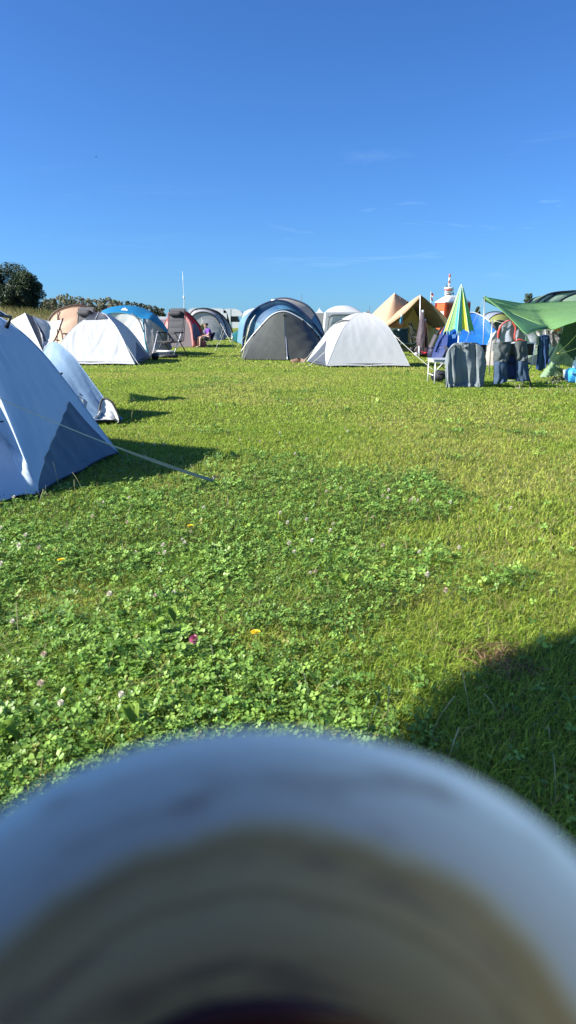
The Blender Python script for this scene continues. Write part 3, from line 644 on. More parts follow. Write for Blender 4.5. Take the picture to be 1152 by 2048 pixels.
# ============================================================= tan tarp in front of the bell tent
YQ = 26.0
tq_ = thing('tarp', 'tan and olive tarp held up by one pole, open at the front', 'tarp', Vector((at(840, 690, YQ).x, YQ, 0)))
a = at(841, 589.5, YQ); a2 = at(816, 607, YQ+3.3); lB = at(771, 651, YQ+1.2); lB2 = at(764, 644, YQ+3); rD = at(897, 640, YQ-.2); rD2 = at(846, 655, YQ+3.4)
eL = curve([a, a.lerp(lB, .5)+Vector((0.02, 0, -.07)), lB], 22); eL2 = curve([a2, lB2], 22)
eR = curve([a, a.lerp(rD, .5)+Vector((-.0, 0, -.05)), rD], 22)
MB().grid(loft(eL, curve([a2, a2.lerp(lB2, .5), lB2], 22), 14, .02, .014)).build('wing', M_tan, tq_)
bt_edge = curve([rD, at(893, 655, YQ+.4), at(870, 654, YQ+2), rD2], 22)
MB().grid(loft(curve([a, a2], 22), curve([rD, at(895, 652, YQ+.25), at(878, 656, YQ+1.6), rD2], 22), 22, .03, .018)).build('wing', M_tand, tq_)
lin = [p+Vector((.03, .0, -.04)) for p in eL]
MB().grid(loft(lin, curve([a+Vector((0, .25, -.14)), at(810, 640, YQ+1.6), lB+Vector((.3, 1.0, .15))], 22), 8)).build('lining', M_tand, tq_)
MB().tube([Vector((at(839, 700, YQ).x, YQ, -.02)), at(840, 640, YQ), at(840.5, 591, YQ)], .015, 8).build('pole', M_alu, tq_)
guy(tq_, lB, gnd(745, 725), M_cord, .008, M_peg); guy(tq_, rD, gnd(908, 712), M_cord, .008, M_peg)
MB().grid([[p+Vector((0, -.01, .012)) for p in eL], [p+Vector((.02, -.01, -.05)) for p in eL]]).build('edge_tape', M_tan, tq_)
# olive inner cabin under the tarp
it = thing('inner_tent', 'pale olive inner tent with a pointed top under the tan tarp', 'tent', Vector((at(820, 690, YQ+2.6).x, YQ+2.6, 0)))
M_ol = fabric('pale_olive_fabric', (0.52, 0.53, 0.27), tr=.65)
pk = at(822, 614, YQ+2.5)
MB().grid(loft(curve([at(786, 668, YQ+2.3), at(797, 648, YQ+2.4), pk, at(840, 638, YQ+2.4), at(878, 660, YQ+2.2)], 26), curve([Vector((at(783, 690, YQ+2.1).x, YQ+2.0, 0)), Vector((at(886, 690, YQ+2.1).x, YQ+1.9, 0))], 26), 16, -.03, .03)).build('front_panel', M_ol, it)
MB().grid(loft(curve([at(786, 668, YQ+2.3), at(797, 648, YQ+2.4), pk, at(840, 638, YQ+2.4), at(878, 660, YQ+2.2)], 26), curve([Vector((at(786, 690, YQ+3.4).x, YQ+3.6, .2)), pk+Vector((0, 1.1, -.2)), Vector((at(862, 690, YQ+3.4).x, YQ+3.6, .2))], 26), 6)).build('roof', M_ol, it)
# ============================================================= portable toilet, flag, far tower
YO = 38
M_or = plain('orange_plastic', (0.66, 0.10, 0.018), .4, var=.04); M_ord = plain('dark_orange_plastic', (.40, .05, .012), .45); M_wp = plain('white_plastic', (.78, .77, .75), .45, var=.03)
po = thing('portable_toilet', 'orange portable toilet with a white domed roof behind the closed parasol', 'portable toilet', Vector((at(900, 650, YO).x, YO+.6, 0)))
k1, k2, k3 = at(872, 608, YO+.35), at(892, 604, YO-.1), at(939, 607, YO+.5); k4 = k3+(k1-k2)
def wallq(a, b, nm, mat):
    m = MB(); m.poly([Vector((a.x, a.y, .1)), Vector((b.x, b.y, .1)), b, a]); d_ = (b-a).normalized(); n_ = Vector((d_.y, -d_.x, 0))
    for (u0, u1, z0, z1) in ((.08, .92, .12, .42), (.08, .92, .50, .70), (.1, .9, .78, .9)):
        A_ = a.lerp(b, u0); B2_ = a.lerp(b, u1); m.box(((A_.x+B2_.x)/2+n_.x*.012, (A_.y+B2_.y)/2+n_.y*.012, a.z*(z0+z1)/2), ((B2_-A_).length, .03, a.z*(z1-z0)), rz=math.atan2(d_.y, d_.x), bev=.012)
    return m.build(nm, mat, po, smooth=False)
zt = k2.z; k1.z = k3.z = k4.z = zt
wallq(k1, k2, 'side_wall', M_or); dw = wallq(k2, k3, 'door', M_or); wallq(k3, k4, 'rear_wall', M_or); wallq(k4, k1, 'side_wall', M_or)
for q in (k1, k2, k3, k4): MB().box((q.x, q.y, zt/2), (.09, .09, zt)).build('corner_post', M_ord, po, smooth=False)
m = MB(); dd = (k3-k2).normalized()
m.box((k2+dd*.35+Vector((0, -.045, -.25))), (.4, .02, .2), rz=math.atan2(dd.y, dd.x)); m.build('vent', M_ord, po, smooth=False)
a_ = k1.lerp(k2, .55); m = MB(); m.box((a_.x-.0, a_.y-.06, zt-.62), (.3, .02, .35), rz=-.75); m.build('label_plate', M_wp, po, smooth=False)
cxy = (k1+k3)/2; rows = []
cor = [k1, k2, k3, k4, k1]
for (s_, zz0) in ((1.07, -.03), (1.07, .01), (.95, .07), (.72, .19), (.5, .28), (.38, .31), (0, .32)):
    z = zt+zz0
    r = []
    for i in range(4):
        for u in range(6):
            p = cor[i].lerp(cor[i+1], u/6); r.append(Vector((cxy.x+(p.x-cxy.x)*s_, cxy.y+(p.y-cxy.y)*s_, z)))
    r.append(r[0]); rows.append(r)
MB().grid(rows).build('roof', M_wp, po)
MB().tube([cxy+Vector((-.35, .1, .3)), cxy+Vector((-.35, .1, .55))], .05, 8).build('vent_pipe', M_wp, po)
fl = thing('flag', 'small red and white flag on a thin pole behind the tan tarp', 'flag', Vector((at(863, 640, 60).x, 60, 0)))
MB().tube([Vector((at(862, 640, 60).x, 60, 0)), at(862, 583, 60)], .02, 5).build('pole', M_alu, fl)
fA = [at(862, 584+i*2, 60.0+.05*math.sin(i)) for i in range(9)]; fB = [at(866+1.2*math.sin(i*.9), 587+i*2, 60+.1*math.cos(i)) for i in range(9)]
m = MB(); L_ = loft(fA, fB, 4, 0); m.grid([r[:4] for r in L_], 0).grid([r[3:6] for r in L_], 1).grid([r[5:] for r in L_], 0); m.build('cloth', [fabric('flag_red', (.6, .08, .10), .3), M_white], fl)
YTw = 210
tw = thing('radio_tower', 'red and white radio tower with round platforms, far behind the orange toilet', 'tower', Vector((at(899, 640, YTw).x, YTw, 0)))
M_rw = plain('tower_red', (.5, .12, .09), .5); X = at(898.5, 570, YTw).x
def zz_(py): return at(899, py, YTw).z
m = MB(); m.lathe([(1.1, 0), (.9, zz_(604)), (.6, zz_(592)), (.5, zz_(585))], (X, YTw, 0), 12); m.build('shaft', M_rw, tw)
for py, r, h, mt in ((578, 1.35, .4, M_wp), (581, 1.4, .25, M_rw), (584, 1.0, .4, M_wp), (589, 1.15, .35, M_steel), (594, 1.0, .4, M_wp)):
    m = MB(); m.lathe([(0, zz_(py)), (r*.9, zz_(py)), (r, zz_(py)+h*.5), (r*.9, zz_(py)+h), (0, zz_(py)+h)], (X, YTw, 0), 14); m.build('platform', mt, tw)
hh = [579, 575, 571, 567, 563, 559, 555, 551]
for i in range(len(hh)-1):
    m = MB(); z0, z1 = zz_(hh[i]), zz_(hh[i+1]); w = .21-.012*i
    for sx in (-1, 1):
        for sy in (-1, 1): m.tube([(X+sx*w, YTw+sy*w, z0), (X+sx*(w-.03), YTw+sy*(w-.03), z1)], .12, 4)
        m.tube([(X-w*sx, YTw-w, z0), (X+w*sx, YTw-w, z1)], .09, 4)
    m.build('mast_section', (M_rw, M_steel, M_wp)[i % 3], tw)
m = MB(); m.ball((X+.05, YTw, zz_(550)), .28); m.build('aerial_head', M_rw, tw)
m = MB(); m.tube([(X-.2, YTw, zz_(577)), (X-.9, YTw, zz_(568))], .14, 5).tube([(X+1.0, YTw-.5, zz_(584)), (X+1.3, YTw-.5, zz_(591)), (X+.6, YTw-.5, zz_(595))], .12, 5); m.build('antenna', M_slategrey, tw)
# ============================================================= blue and beige tent on the right
M_sky = fabric('bright_blue_fabric', (0.012, 0.16, 0.62), tr=.3, bump=.12); M_navy = fabric('navy_fabric', (.012, .035, .16), .15); M_beige = fabric('beige_fabric', (.78, .69, .63), .5, bump=.2); M_purgrey = fabric('purple_grey_fabric', (.22, .20, .23), .1)
Y0 = 19.8
bt2 = thing('dome_tent', 'bright blue dome tent with beige lower wall behind the closed parasol', 'tent', Vector((at(950, 690, Y0).x, Y0+1, 0)))
tp = curve([(872, 690, Y0+.5), (880, 668, Y0+.7), (893, 648, Y0+.9), (914, 633, Y0+1), (941, 626, Y0+1), (958, 630, Y0+.9), (974, 640, Y0+.7), (986, 651, Y0+.5), (994, 659, Y0+.3)], 40)
bo = curve([(872, 692, Y0+.4), (890, 696, Y0+.1), (915, 697, Y0-.05), (940, 697, Y0-.1), (960, 697, Y0-.1), (972, 692, Y0-.1), (981, 681, Y0), (988, 670, Y0+.1), (994, 660, Y0+.3)], 40)
MB().grid(loft(tp, bo, 20, -.22, .03, (9, 2), 3)).build('flysheet', M_sky, bt2)
bk = curve([(880, 690, Y0+2.8), (890, 655, Y0+3), (912, 638, Y0+3), (941, 632, Y0+3), (965, 640, Y0+3), (985, 655, Y0+2.8), (1000, 690, Y0+2.6)], 40)
MB().grid(loft(tp, bk, 8)).build('roof', M_white, bt2)
MB().tube([p+Vector((0, -.01, .015)) for p in tp[14:]], .016, 6).tube(bo[18:], .012, 5).build('trim', M_white, bt2)
sl = curve([(880, 668, Y0+.72), (870, 690, Y0+.5), (862, 716, Y0+.2)], 16); sr = curve([(896, 650, Y0+.85), (893, 690, Y0+.2), (882, 718, Y0)], 16)
MB().grid(loft([p+Vector((0, -.03, 0)) for p in sl], [p+Vector((0, -.06, 0)) for p in sr], 8, 0, .02)).build('side_wall', M_navy, bt2)
MB().tube(curve([(884, 655, Y0+.6), (872, 672, Y0+.45), (858, 694, Y0+.2)], 10), .035, 5).build('pole', M_dark, bt2)
MB().grid(loft(curve([at(868, 668, Y0+.4), at(874, 671, Y0+.4)], 6), curve([at(857, 694, Y0+.1), at(862, 696, Y0+.1)], 6), 5)).build('side_strip', fabric('pinkish_grey', (.40, .32, .31), .1), bt2)
MB().grid(loft(curve([at(890, 690, Y0-.1), at(897, 697, Y0-.12)], 6), curve([gnd(868, 722), gnd(876, 722)], 6), 6)).build('side_strip', fabric('dull_grey_strip', (.24, .25, .27), .1), bt2)
low_t = curve([bo[3], bo[10], bo[20], bo[27]], 30)
MB().grid(loft(low_t, [Vector((p.x, p.y-.15, 0)) for p in low_t], 8, 0, .02)).build('lower_wall', M_purgrey, bt2)
w_t = curve([bo[27], bo[32], bo[39], at(1020, 652, Y0+.6), at(1060, 655, Y0+.9), at(1094, 672, Y0+1.0), at(1112, 700, Y0+.9)], 40)
w_b = curve([gnd(965, 731), gnd(1000, 731), gnd(1060, 730), gnd(1118, 728)], 40)
MB().grid(loft(w_t, w_b, 16, -.06, .03, (10, 2), 7)).build('wall', M_beige, bt2)
MB().grid(loft(w_t, [p+Vector((0, 1.8, -.35)) for p in w_t], 6)).build('rear_roof', M_beige, bt2)
vt = at(986, 650, Y0+.4); MB().tube([at(981, 645, Y0+.55), at(987, 651, Y0+.35), at(994, 660, Y0+.2)], [.03, .05, .03], 6).build('vent', M_dark, bt2)
# hanging white drape below the blue wall
for i, (px, y0, y1, w) in enumerate(((908, 668, 677, 5), (897, 655, 662, 8))):
    q = MB().grid(loft(curve([at(px-w, y0, Y0-.02), at(px+w, y0-1, Y0-.02)], 6), curve([at(px-w+2, y1, Y0-.05), at(px+w-2, y1-1, Y0-.05)], 6), 4)).build('window', fabric('pale_blue_window', (.16, .36, .66), .3), bt2)
# ============================================================= far domes on the right
M_lime = fabric('lime_olive_fabric', (.30, .33, .10), .35); M_bgrey = fabric('blue_grey_fabric_far', (.24, .28, .36), .2); M_gdk = fabric('bottle_green_fabric', (.05, .09, .045), .15)
Yd = 27
d1 = thing('dome_tent', 'blue-grey and lime dome tent with arched bands behind the green tarp corner', 'tent', Vector((at(990, 650, Yd).x, Yd+1, 0)))
A = curve([(955, 690, Yd+.6), (962, 645, Yd+.6), (972, 629, Yd+.6), (986, 624.5, Yd+.6), (1003, 626, Yd+.6), (1018, 634, Yd+.6), (1030, 660, Yd+.6), (1034, 690, Yd+.6)], 30)
B = curve([(966, 690, Yd), (972, 655, Yd), (981, 637, Yd), (995, 629, Yd), (1008, 629, Yd), (1021, 637, Yd), (1034, 660, Yd), (1040, 690, Yd)], 30)
Cc = curve([(975, 692, Yd-.7), (981, 662, Yd-.7), (990, 645, Yd-.7), (1000, 642, Yd-.7), (1011, 645, Yd-.7), (1024, 655, Yd-.7), (1036, 675, Yd-.7), (1042, 692, Yd-.7)], 30)
MB().grid(loft(A, B, 6, .02)).build('rear_band', M_bgrey, d1); MB().grid(loft(B, Cc, 6, .02)).build('middle_band', M_lime, d1)
MB().grid(loft(Cc, [Vector((p.x, p.y-.1, .02)) for p in Cc], 6, -.05)).build('front_panel', M_gdk, d1)
MB().grid(loft(A, [Vector((p.x, p.y+1.5, p.z*.7)) for p in A], 5)).build('rear_panel', M_bgrey, d1)
for c_ in (A, B, Cc): MB().tube([p+Vector((0, -.02, .01)) for p in c_], .025, 5).build('pole', M_dark, d1)
# pale green tunnel tent, upper right
M_pg = fabric('pale_green_fabric', (.36, .50, .36), .45, bump=.2)
Yt = 19
d2 = thing('tunnel_tent', 'pale green tunnel tent roof with black hoops rising behind the green tarp', 'tent', Vector((at(1120, 650, Yt).x, Yt+1, 0)))
hs = []
for k, (x0, xt, x1, yt, dy) in enumerate(((1052, 1098, 1130, 592.5, 0), (1068, 1136, 1180, 584.5, .9), (1082, 1160, 1235, 583, 1.8), (1112, 1200, 1290, 583, 2.7))):
    hs.append(curve([(x0-6, 690, Yt+.2*k), (x0-3, 625, Yt+.2*k), (x0+4, 606, Yt+.2*k), ((x0*.55+xt*.45), yt+4.5, Yt+.6+.3*k), (xt, yt, Yt+1+.35*k), ((x1+xt)/2, yt+4, Yt+1.5+.4*k), (x1, 620, Yt+2+.4*k), (x1+10, 690, Yt+2.2+.4*k)], 30))
for i in range(3): MB().grid(loft(hs[i], hs[i+1], 7, .03)).build('roof_section', M_pg, d2)
MB().grid(loft(hs[0], [Vector((p.x-.1, p.y, .02)) for p in hs[0]], 5)).build('end_panel', M_pg, d2)
for h in hs: MB().tube([p+Vector((0, -.02, .01)) for p in h], .03, 6).build('hoop', M_dark, d2)
# ============================================================= green tarp
M_gt = fabric('green_tarp_fabric', (.24, .46, .17), .48, rough=.42, bump=.2, var=.12); M_gtd = fabric('shaded_green_tarp_fabric', (.045, .14, .065), .18, bump=.15)
gt = thing('tarp', 'sagging green tarp with a sharp front corner on a thin grey pole', 'tarp', Vector((at(968, 690, 14.2).x, 14.2, 0)))
Apt = at(968, 594, 14.2); Fp = at(1052, 667, 12.6); Mp = at(1094, 655, 13.2); Np = at(1103, 660, 13.3); Rp = at(1160, 640, 12.8); R2 = at(1300, 590, 13.5); T2 = at(1300, 606, 17.0); T1 = at(1152, 603, 16.6); T0 = at(1050, 607, 15.6)
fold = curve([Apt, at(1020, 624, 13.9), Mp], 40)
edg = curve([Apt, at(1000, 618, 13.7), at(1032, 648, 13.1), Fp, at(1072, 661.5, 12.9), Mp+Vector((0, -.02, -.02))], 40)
MB().grid(loft(fold, edg, 14, .03, .012, (9, 2), 2)).build('shaded_panel', M_gtd, gt)  # same tarp; darker copy carries the shade of this strip in its colour
topc = curve([Apt, at(1008, 601, 14.8), T0, at(1100, 605, 16.2), T1, at(1220, 604, 16.8), T2], 50)
botc = curve([Apt, at(1020, 624, 13.9), Mp, Np, at(1130, 650, 13.0), Rp, at(1230, 612, 13.1), R2], 50)
Lt = loft(topc, botc, 44, .07, .03, (15, 1.6), 6, along=True, up=Vector((.05, -.25, .96)))
MB().grid(Lt).build('sunlit_panel', M_gt, gt)
MB().tube(edg, .008, 5).tube(botc, .007, 5).tube(topc, .007, 5).build('hem', M_gt, gt)
MB().tube([Vector((at(969, 690, 14.2).x, 14.2, -.02)), Apt+Vector((.01, 0, .03))], .0095, 7).build('pole', M_steel, gt)
guy(gt, Apt, gnd(905, 745), M_cord, .003, M_peg); guy(gt, Fp, gnd(1043, 758)+Vector((0, -.1, 0)), M_cord, .002)
# far pole of the tarp beyond the picture
MB().tube([Vector((R2.x, R2.y, 0)), R2], .012, 6).tube([Vector((T2.x, T2.y, 0)), T2], .012, 6).build('pole', M_steel, gt)
# ============================================================= dark green tent at the right edge
M_dg = fabric('dark_green_fabric', (.015, .045, .022), .12, bump=.3); M_lg2 = fabric('faded_green_fabric', (.22, .33, .20), .2, bump=.4)
Yg2 = Yg(757)
dg = thing('ridge_tent', 'dark green tent with crumpled pale green flap, under the green tarp', 'tent', Vector((at(1140, 700, Yg2+.6).x, Yg2+.6, 0)))
la = curve([at(1132, 640, Yg2+.5), at(1124, 668, Yg2+.4), at(1113, 700, Yg2+.25), at(1103, 722, Yg2+.15)], 20)
lb = curve([at(1230, 625, Yg2+.2), at(1210, 680, Yg2+.1), at(1200, 730, Yg2), at(1195, 752, Yg2-.05)], 20)
MB().grid(loft(la, lb, 34, 0, .035, (10, 3), 4)).build('front_wall', M_dg, dg)
MB().grid(loft(la, [p+Vector((.5, 2.0, 0)) for p in la], 8)).build('side_wall', M_dg, dg)
fa = curve([at(1103, 722, Yg2+.15), at(1112, 731, Yg2+.1), at(1124, 736, Yg2+.05), at(1133, 742, Yg2)], 30)
fb = curve([gnd(1078, 757), gnd(1095, 758), gnd(1112, 754), gnd(1130, 752)], 30); fb = [p+Vector((0, 0, .03)) for p in fb]
MB().grid(loft(fa, fb, 16, 0, .06, (14, 2), 9)).build('flap', M_lg2, dg)
guy(dg, at(1152, 671, 13.6), at(1114, 707, 14.7), M_ycord, .006); guy(dg, at(1156, 695, 13.6), at(1114, 707, 14.7), M_ycord, .006)
# ============================================================= chairs, clothes, table
def camp_chair(name, label, loc, rz, back=M_dark, legm=(M_steel, M_dark), group='folding chairs with clothes on them', h=.76, w=.52):
    t = thing(name, label, 'chair', loc, rz, group)
    d = .44; sh = .40
    MB().box((0, 0, sh), (w-.04, d, .03), bev=.01).build('seat', back, t, local=True)
    rows = [[Vector((-w/2+w*i/9, d/2+.03*math.sin(math.pi*i/9)+.05*(j/5), sh+.14+(h-sh-.14)*j/5)) for i in range(10)] for j in range(6)]
    MB().grid(rows).build('backrest', back, t, local=True, solid=.012)
    for s_ in (-1, 1):
        x = s_*w/2
        MB().tube([(x, d/2+.07, h), (x, d/2, sh), (x*1.02, -d/2-.02, 0)], .011, 7).build('leg', legm[0], t, local=True)
        MB().tube([(x*1.04, -d/2, sh+.2), (x*1.04, -d/2+.04, sh), (x*1.04, d/2+.06, 0)], .011, 7).build('leg', legm[1], t, local=True)
        MB().box((x*1.05, -.02, sh+.21), (.045, d+.02, .022), bev=.006).build('armrest', M_black, t, local=True)
    MB().tube([(-w/2, d/2+.07, h), (w/2, d/2+.07, h)], .011, 7).tube([(-w/2, -d/2+.05, .08), (w/2, -d/2+.05, .08)], .009, 6).build('cross_bar', legm[0], t, local=True)
    return t
Yh = Yg(775)
hx = at(929, 760, Yh+.25).x
ch1 = camp_chair('folding_chair', 'folding chair hidden under a grey hooded jacket beside the low white table', (hx, Yh+.28, 0), math.pi, h=.70, w=.54, legm=(M_slategrey, M_dark))
tx = at(1022, 760, Yh+.2).x
ch2 = camp_chair('folding_chair', 'folding chair with pale legs under the grey and navy work trousers', (tx, Yh+.18, 0), math.pi, h=.74, w=.52, legm=(M_alu, M_dark))
# --- hooded jacket
M_hood = fabric('grey_fleece', (.19, .22, .235), .02, rough=.95, bump=.35); M_hoodd = fabric('grey_rib_knit', (.15, .18, .20), 0, rough=.95, bump=.5)
hd = thing('jacket', 'grey zipped jacket draped over the chair beside the low table', 'jacket', (hx, Yh, 0))
def cloth(top, bot, m, fold, amp, seed, tw=0.6):
    n = len(top); rows = []
    for j in range(m):
        v = j/(m-1); r = []
        for i in range(n):
            u = i/(n-1); p = top[i].lerp(bot[i], v)
            a = amp*(0.15+v**.8*.85)
            q = math.sin(u*fold*6.283+1.2*noise.noise(Vector((u*3, v*2.2, seed)))*3+tw*v)+.7*noise.noise(Vector((u*fold*1.3+5, v*2.3, seed*2+1)))
            r.append(p+Vector((.2*a*noise.noise(Vector((u*6, v*3, seed+4))), -a*q, .25*a*noise.noise(Vector((u*7, v*6, seed+9))))))
        rows.append(r)
    return rows
yb = Yh-.02
def sheet(top, bot, m, fold, amp, seed, depth, nm, mat, root, tw=.5):
    Cf = cloth(top, bot, m, fold, amp, seed, tw); Bk = [[p+Vector((0, depth, 0)) for p in r] for r in Cf]
    M_ = MB(); M_.grid(Cf).grid(Bk).grid([Cf[0], Bk[0]]).grid([Cf[-1], Bk[-1]]).grid([[r[0] for r in Cf], [r[0] for r in Bk]]).grid([[r[-1] for r in Cf], [r[-1] for r in Bk]])
    M_.build(nm, mat, root); return Cf
def sleeve(pts, rad, name, seed, mat, root, n=16, flat=.62):
    c = curve(pts, 18); m = MB(); rows = []
    for i, p in enumerate(c):
        v = i/17; k = min(len(rad)-1.001, v*(len(rad)-1)); r = rad[int(k)]+(rad[int(k)+1]-rad[int(k)])*(k-int(k)); rr = []
        for j in range(n+1):
            t = 2*math.pi*j/n; f = 1+.22*noise.noise(Vector((math.cos(t)*1.3+seed, math.sin(t)*1.3, v*3.5)))
            rr.append(p+Vector((r*f*math.cos(t), flat*r*f*math.sin(t), 0)))
        rows.append(rr)
    m.grid(rows); m.poly(rows[0][:-1]); m.poly(rows[-1][:-1]); return m.build(name, mat, root)
top = curve([(899, 700, yb+.03), (905, 691, yb+.02), (913, 686.5, yb), (931, 685, yb), (949, 685, yb), (957, 687, yb+.01), (965, 698, yb+.03)], 60)
bot = curve([(903, 774, yb-.04), (916, 775, yb-.05), (931, 773, yb-.03), (947, 775, yb-.05), (960, 774, yb-.04)], 60)
Cf = sheet(top, bot, 30, 2.1, .040, 3, .09, 'body', M_hood, hd, .3)
sl1 = sheet(curve([(891, 722, yb-.03), (894, 708, yb-.05), (901, 696, yb-.06), (909, 689, yb-.05)], 22), curve([(893, 775, yb-.07), (900, 777, yb-.09), (911, 776, yb-.08)], 22), 22, .9, .028, 8, .05, 'sleeve', M_hood, hd)
sl2 = sheet(curve([(953, 688, yb-.05), (962, 692, yb-.06), (969, 703, yb-.05), (973, 724, yb-.03)], 22), curve([(955, 776, yb-.08), (961, 778, yb-.09), (967, 776, yb-.08)], 22), 22, .9, .028, 13, .05, 'sleeve', M_hood, hd)
for S_c in (sl1, sl2):
    e_ = S_c[-1]; sheet([p+Vector((0, -.012, .045)) for p in S_c[-2]], [p+Vector((0, -.008, -.02)) for p in e_], 4, 1, .004, 5, .06, 'cuff', M_hoodd, hd)
hm = [p+Vector((0, -.014, .03)) for p in Cf[-2]]; MB().grid([hm, [p+Vector((0, -.012, -.015)) for p in Cf[-1]]]).build('hem_band', M_hoodd, hd, solid=.006)
MB().grid(loft(curve([(917, 685, yb+.0), (926, 684.5, yb-.04), (940, 685, yb+.0)], 14), curve([(920, 687, yb-.05), (928, 696, yb-.08), (937, 688, yb-.05)], 14), 8, -.015, .012)).build('hood', M_hood, hd, solid=.012)
# --- work trousers
M_wg = fabric('grey_workwear', (.085, .10, .10), .0, rough=.8, bump=.3); M_wn = fabric('navy_workwear', (.035, .07, .125), 0, rough=.8, bump=.3)
tr = thing('trousers', 'grey and navy work trousers hanging over a chair back, legs apart', 'trousers', (tx, Yh-.05, 0))
yt = Yh-.08
def legpart(tl, tr_, bl, br, nm, mat, seed, m=18, bulge=.085):
    t = curve([tl, tr_], 20); b = curve([bl, br], 20); rows = cloth(t, b, m, 1.1, .024, seed, 2.2)
    for j, r in enumerate(rows):
        for i, p in enumerate(r): p.y -= bulge*math.sin(math.pi*i/19)**.7
    bkr = [[Vector((p.x, p.y+2*0.0+.10*math.sin(math.pi*i/19)**.6+.06, p.z)) for i, p in enumerate(r)] for r in rows]
    M_ = MB(); M_.grid(rows); M_.grid(bkr); M_.grid([rows[0], bkr[0]]); M_.grid([rows[-1], bkr[-1]])
    M_.grid([[r[0] for r in rows], [r[0] for r in bkr]]); M_.grid([[r[-1] for r in rows], [r[-1] for r in bkr]])
    return M_.build(nm, mat, tr)
legpart((988, 686, yt), (1025, 684, yt), (989, 722, yt), (1015, 724, yt), 'upper_leg', M_wg, 2)
legpart((1025, 684, yt), (1055, 682, yt), (1032, 722, yt), (1056, 720, yt), 'upper_leg', M_wg, 7)
legpart((989, 722, yt), (1015, 724, yt), (988, 768, yt), (1015, 762, yt), 'lower_leg', M_wn, 11)
legpart((1032, 722, yt), (1056, 720, yt), (1033, 762, yt), (1058, 762, yt), 'lower_leg', M_wn, 15)
m = MB(); m.grid(loft(curve([at(1014, 696, yt+.08), at(1036, 696, yt+.08)], 8), curve([at(1012, 758, yt+.08), at(1036, 760, yt+.08)], 8), 6, 0, .01)); m.build('inside_lining', M_navy, tr, solid=.01)
MB().tube([at(989, 685.5, yt-.02), at(1006, 684.5, yt-.08), at(1024, 684, yt-.02)], .008, 6).tube([at(1026, 684, yt-.02), at(1040, 683, yt-.08), at(1054, 682.5, yt-.02)], .008, 6).build('waistband', M_wg, tr)
# --- closed parasol
YE, YG_, TL, GR, PG = (.80, .80, .06), (.60, .76, .08), (.07, .40, .48), (.16, .52, .22), (.42, .72, .36)
cols = [(GR, TL), (TL, PG), (YE, YG_), (YG_, YE), (PG, TL), (TL, YE), (YE, GR), (YG_, GR)]
Yp = Yh+.55
ps = thing('parasol', 'closed parasol in green, yellow and teal stripes standing behind the grey jacket', 'parasol', Vector((at(918, 700, Yp).x, Yp, 0)))
apx = at(923, 574, Yp); bz = at(918, 664, Yp); ax = Vector((bz.x, Yp, 0))
n8 = 8; mbs = [MB() for _ in range(n8)]; ribs = MB()
for k in range(n8):
    rows = []
    for j in range(14):
        v = j/13; rr = []
        for i in range(9):
            u = i/8; th = 2*math.pi*(k+u)/n8+.45
            Rr = (.025+.235*v)*(1-.34*math.sin(math.pi*u)**1.0*(.4+.6*v)); zz = apx.z+(bz.z-apx.z)*v*(1+.0*u)+ (.055*math.sin(math.pi*u) if v > .99 else 0)
            c_ = Vector((apx.x+(bz.x-apx.x)*v, Yp, 0))
            rr.append(Vector((c_.x+Rr*math.cos(th), c_.y+Rr*math.sin(th), zz+.012*noise.noise(Vector((th*2, v*4, 1))))))
        rows.append(rr)
    mbs[k].grid([r[:5] for r in rows], 0).grid([r[4:] for r in rows], 1)
    ribs.tube([r[0] for r in rows]+[rows[-1][0]+Vector((0, 0, -.05))], .007, 5)
    mbs[k].build('gore', [fabric('parasol_%.2f_%.2f' % c_[:2], c_, .4, bump=.05) for c_ in cols[k]], ps)
ribs.build('rib', fabric('parasol_piping', (.45, .70, .55), .2), ps)
MB().tube([Vector((ax.x-.01, Yp, -.05)), Vector((ax.x, Yp, .7)), Vector((apx.x, Yp, apx.z+.04))], .014, 8).build('pole', M_alu, ps)
MB().lathe([(0, .04), (.012, .04), (.018, .0), (.02, -.02), (0, -.02)], apx, 10).build('cap', M_white, ps)
# --- low white table
Yt0 = Yg(769)
tb2 = thing('camping_table', 'low white camping table with folding legs, left of the grey jacket', 'table', Vector((at(885, 760, Yt0).x, Yt0+.2, 0)))
zt = at(860, 721, Yt0).z; x0 = at(866, 720, Yt0).x; x1 = x0+.78
m = MB(); m.box(((x0+x1)/2, Yt0+.28, zt+.012), (x1-x0, .56, .022), bev=.008); m.build('tabletop', plain('grey_laminate', (.36, .38, .42), .35), tb2, smooth=False)
m = MB(); m.box(((x0+x1)/2, Yt0+.28, zt-.018), (x1-x0-.02, .54, .036), bev=.006); m.build('frame', M_alu, tb2, smooth=False)
for (x, y) in ((x0+.05, Yt0+.02), (x0+.02, Yt0+.5), (x1-.08, Yt0+.05), (x1-.05, Yt0+.5)):
    MB().tube([(x, y, zt-.03), (x, y, 0)], .011, 8).build('leg', M_alu, tb2)
MB().tube([(x0+.06, Yt0+.02, zt*.55), (x0+.2, Yt0+.02, zt-.03)], .010, 6).tube([(x0+.02, Yt0+.02, .16), (x0+.02, Yt0+.5, .16)], .008, 6).build('brace', M_alu, tb2)
bg = thing('bag', 'dark bag lying under the low white table', 'bag', Vector((at(882, 750, Yt0+.45).x, Yt0+.55, 0)))
MB().ball((bg.location.x, Yt0+.55, .10), (.17, .12, .12), 14, 9).build('body', fabric('black_nylon', (.025, .027, .04), 0, bump=.6), bg)
MB().tube([(bg.location.x-.12, Yt0+.43, .2), (bg.location.x, Yt0+.40, .3), (bg.location.x+.12, Yt0+.43, .2)], .01, 6).build('strap', M_slategrey, bg)
wc = thing('cup', 'small white cup standing under the low table near the grey jacket', 'cup', gnd(889, 752))
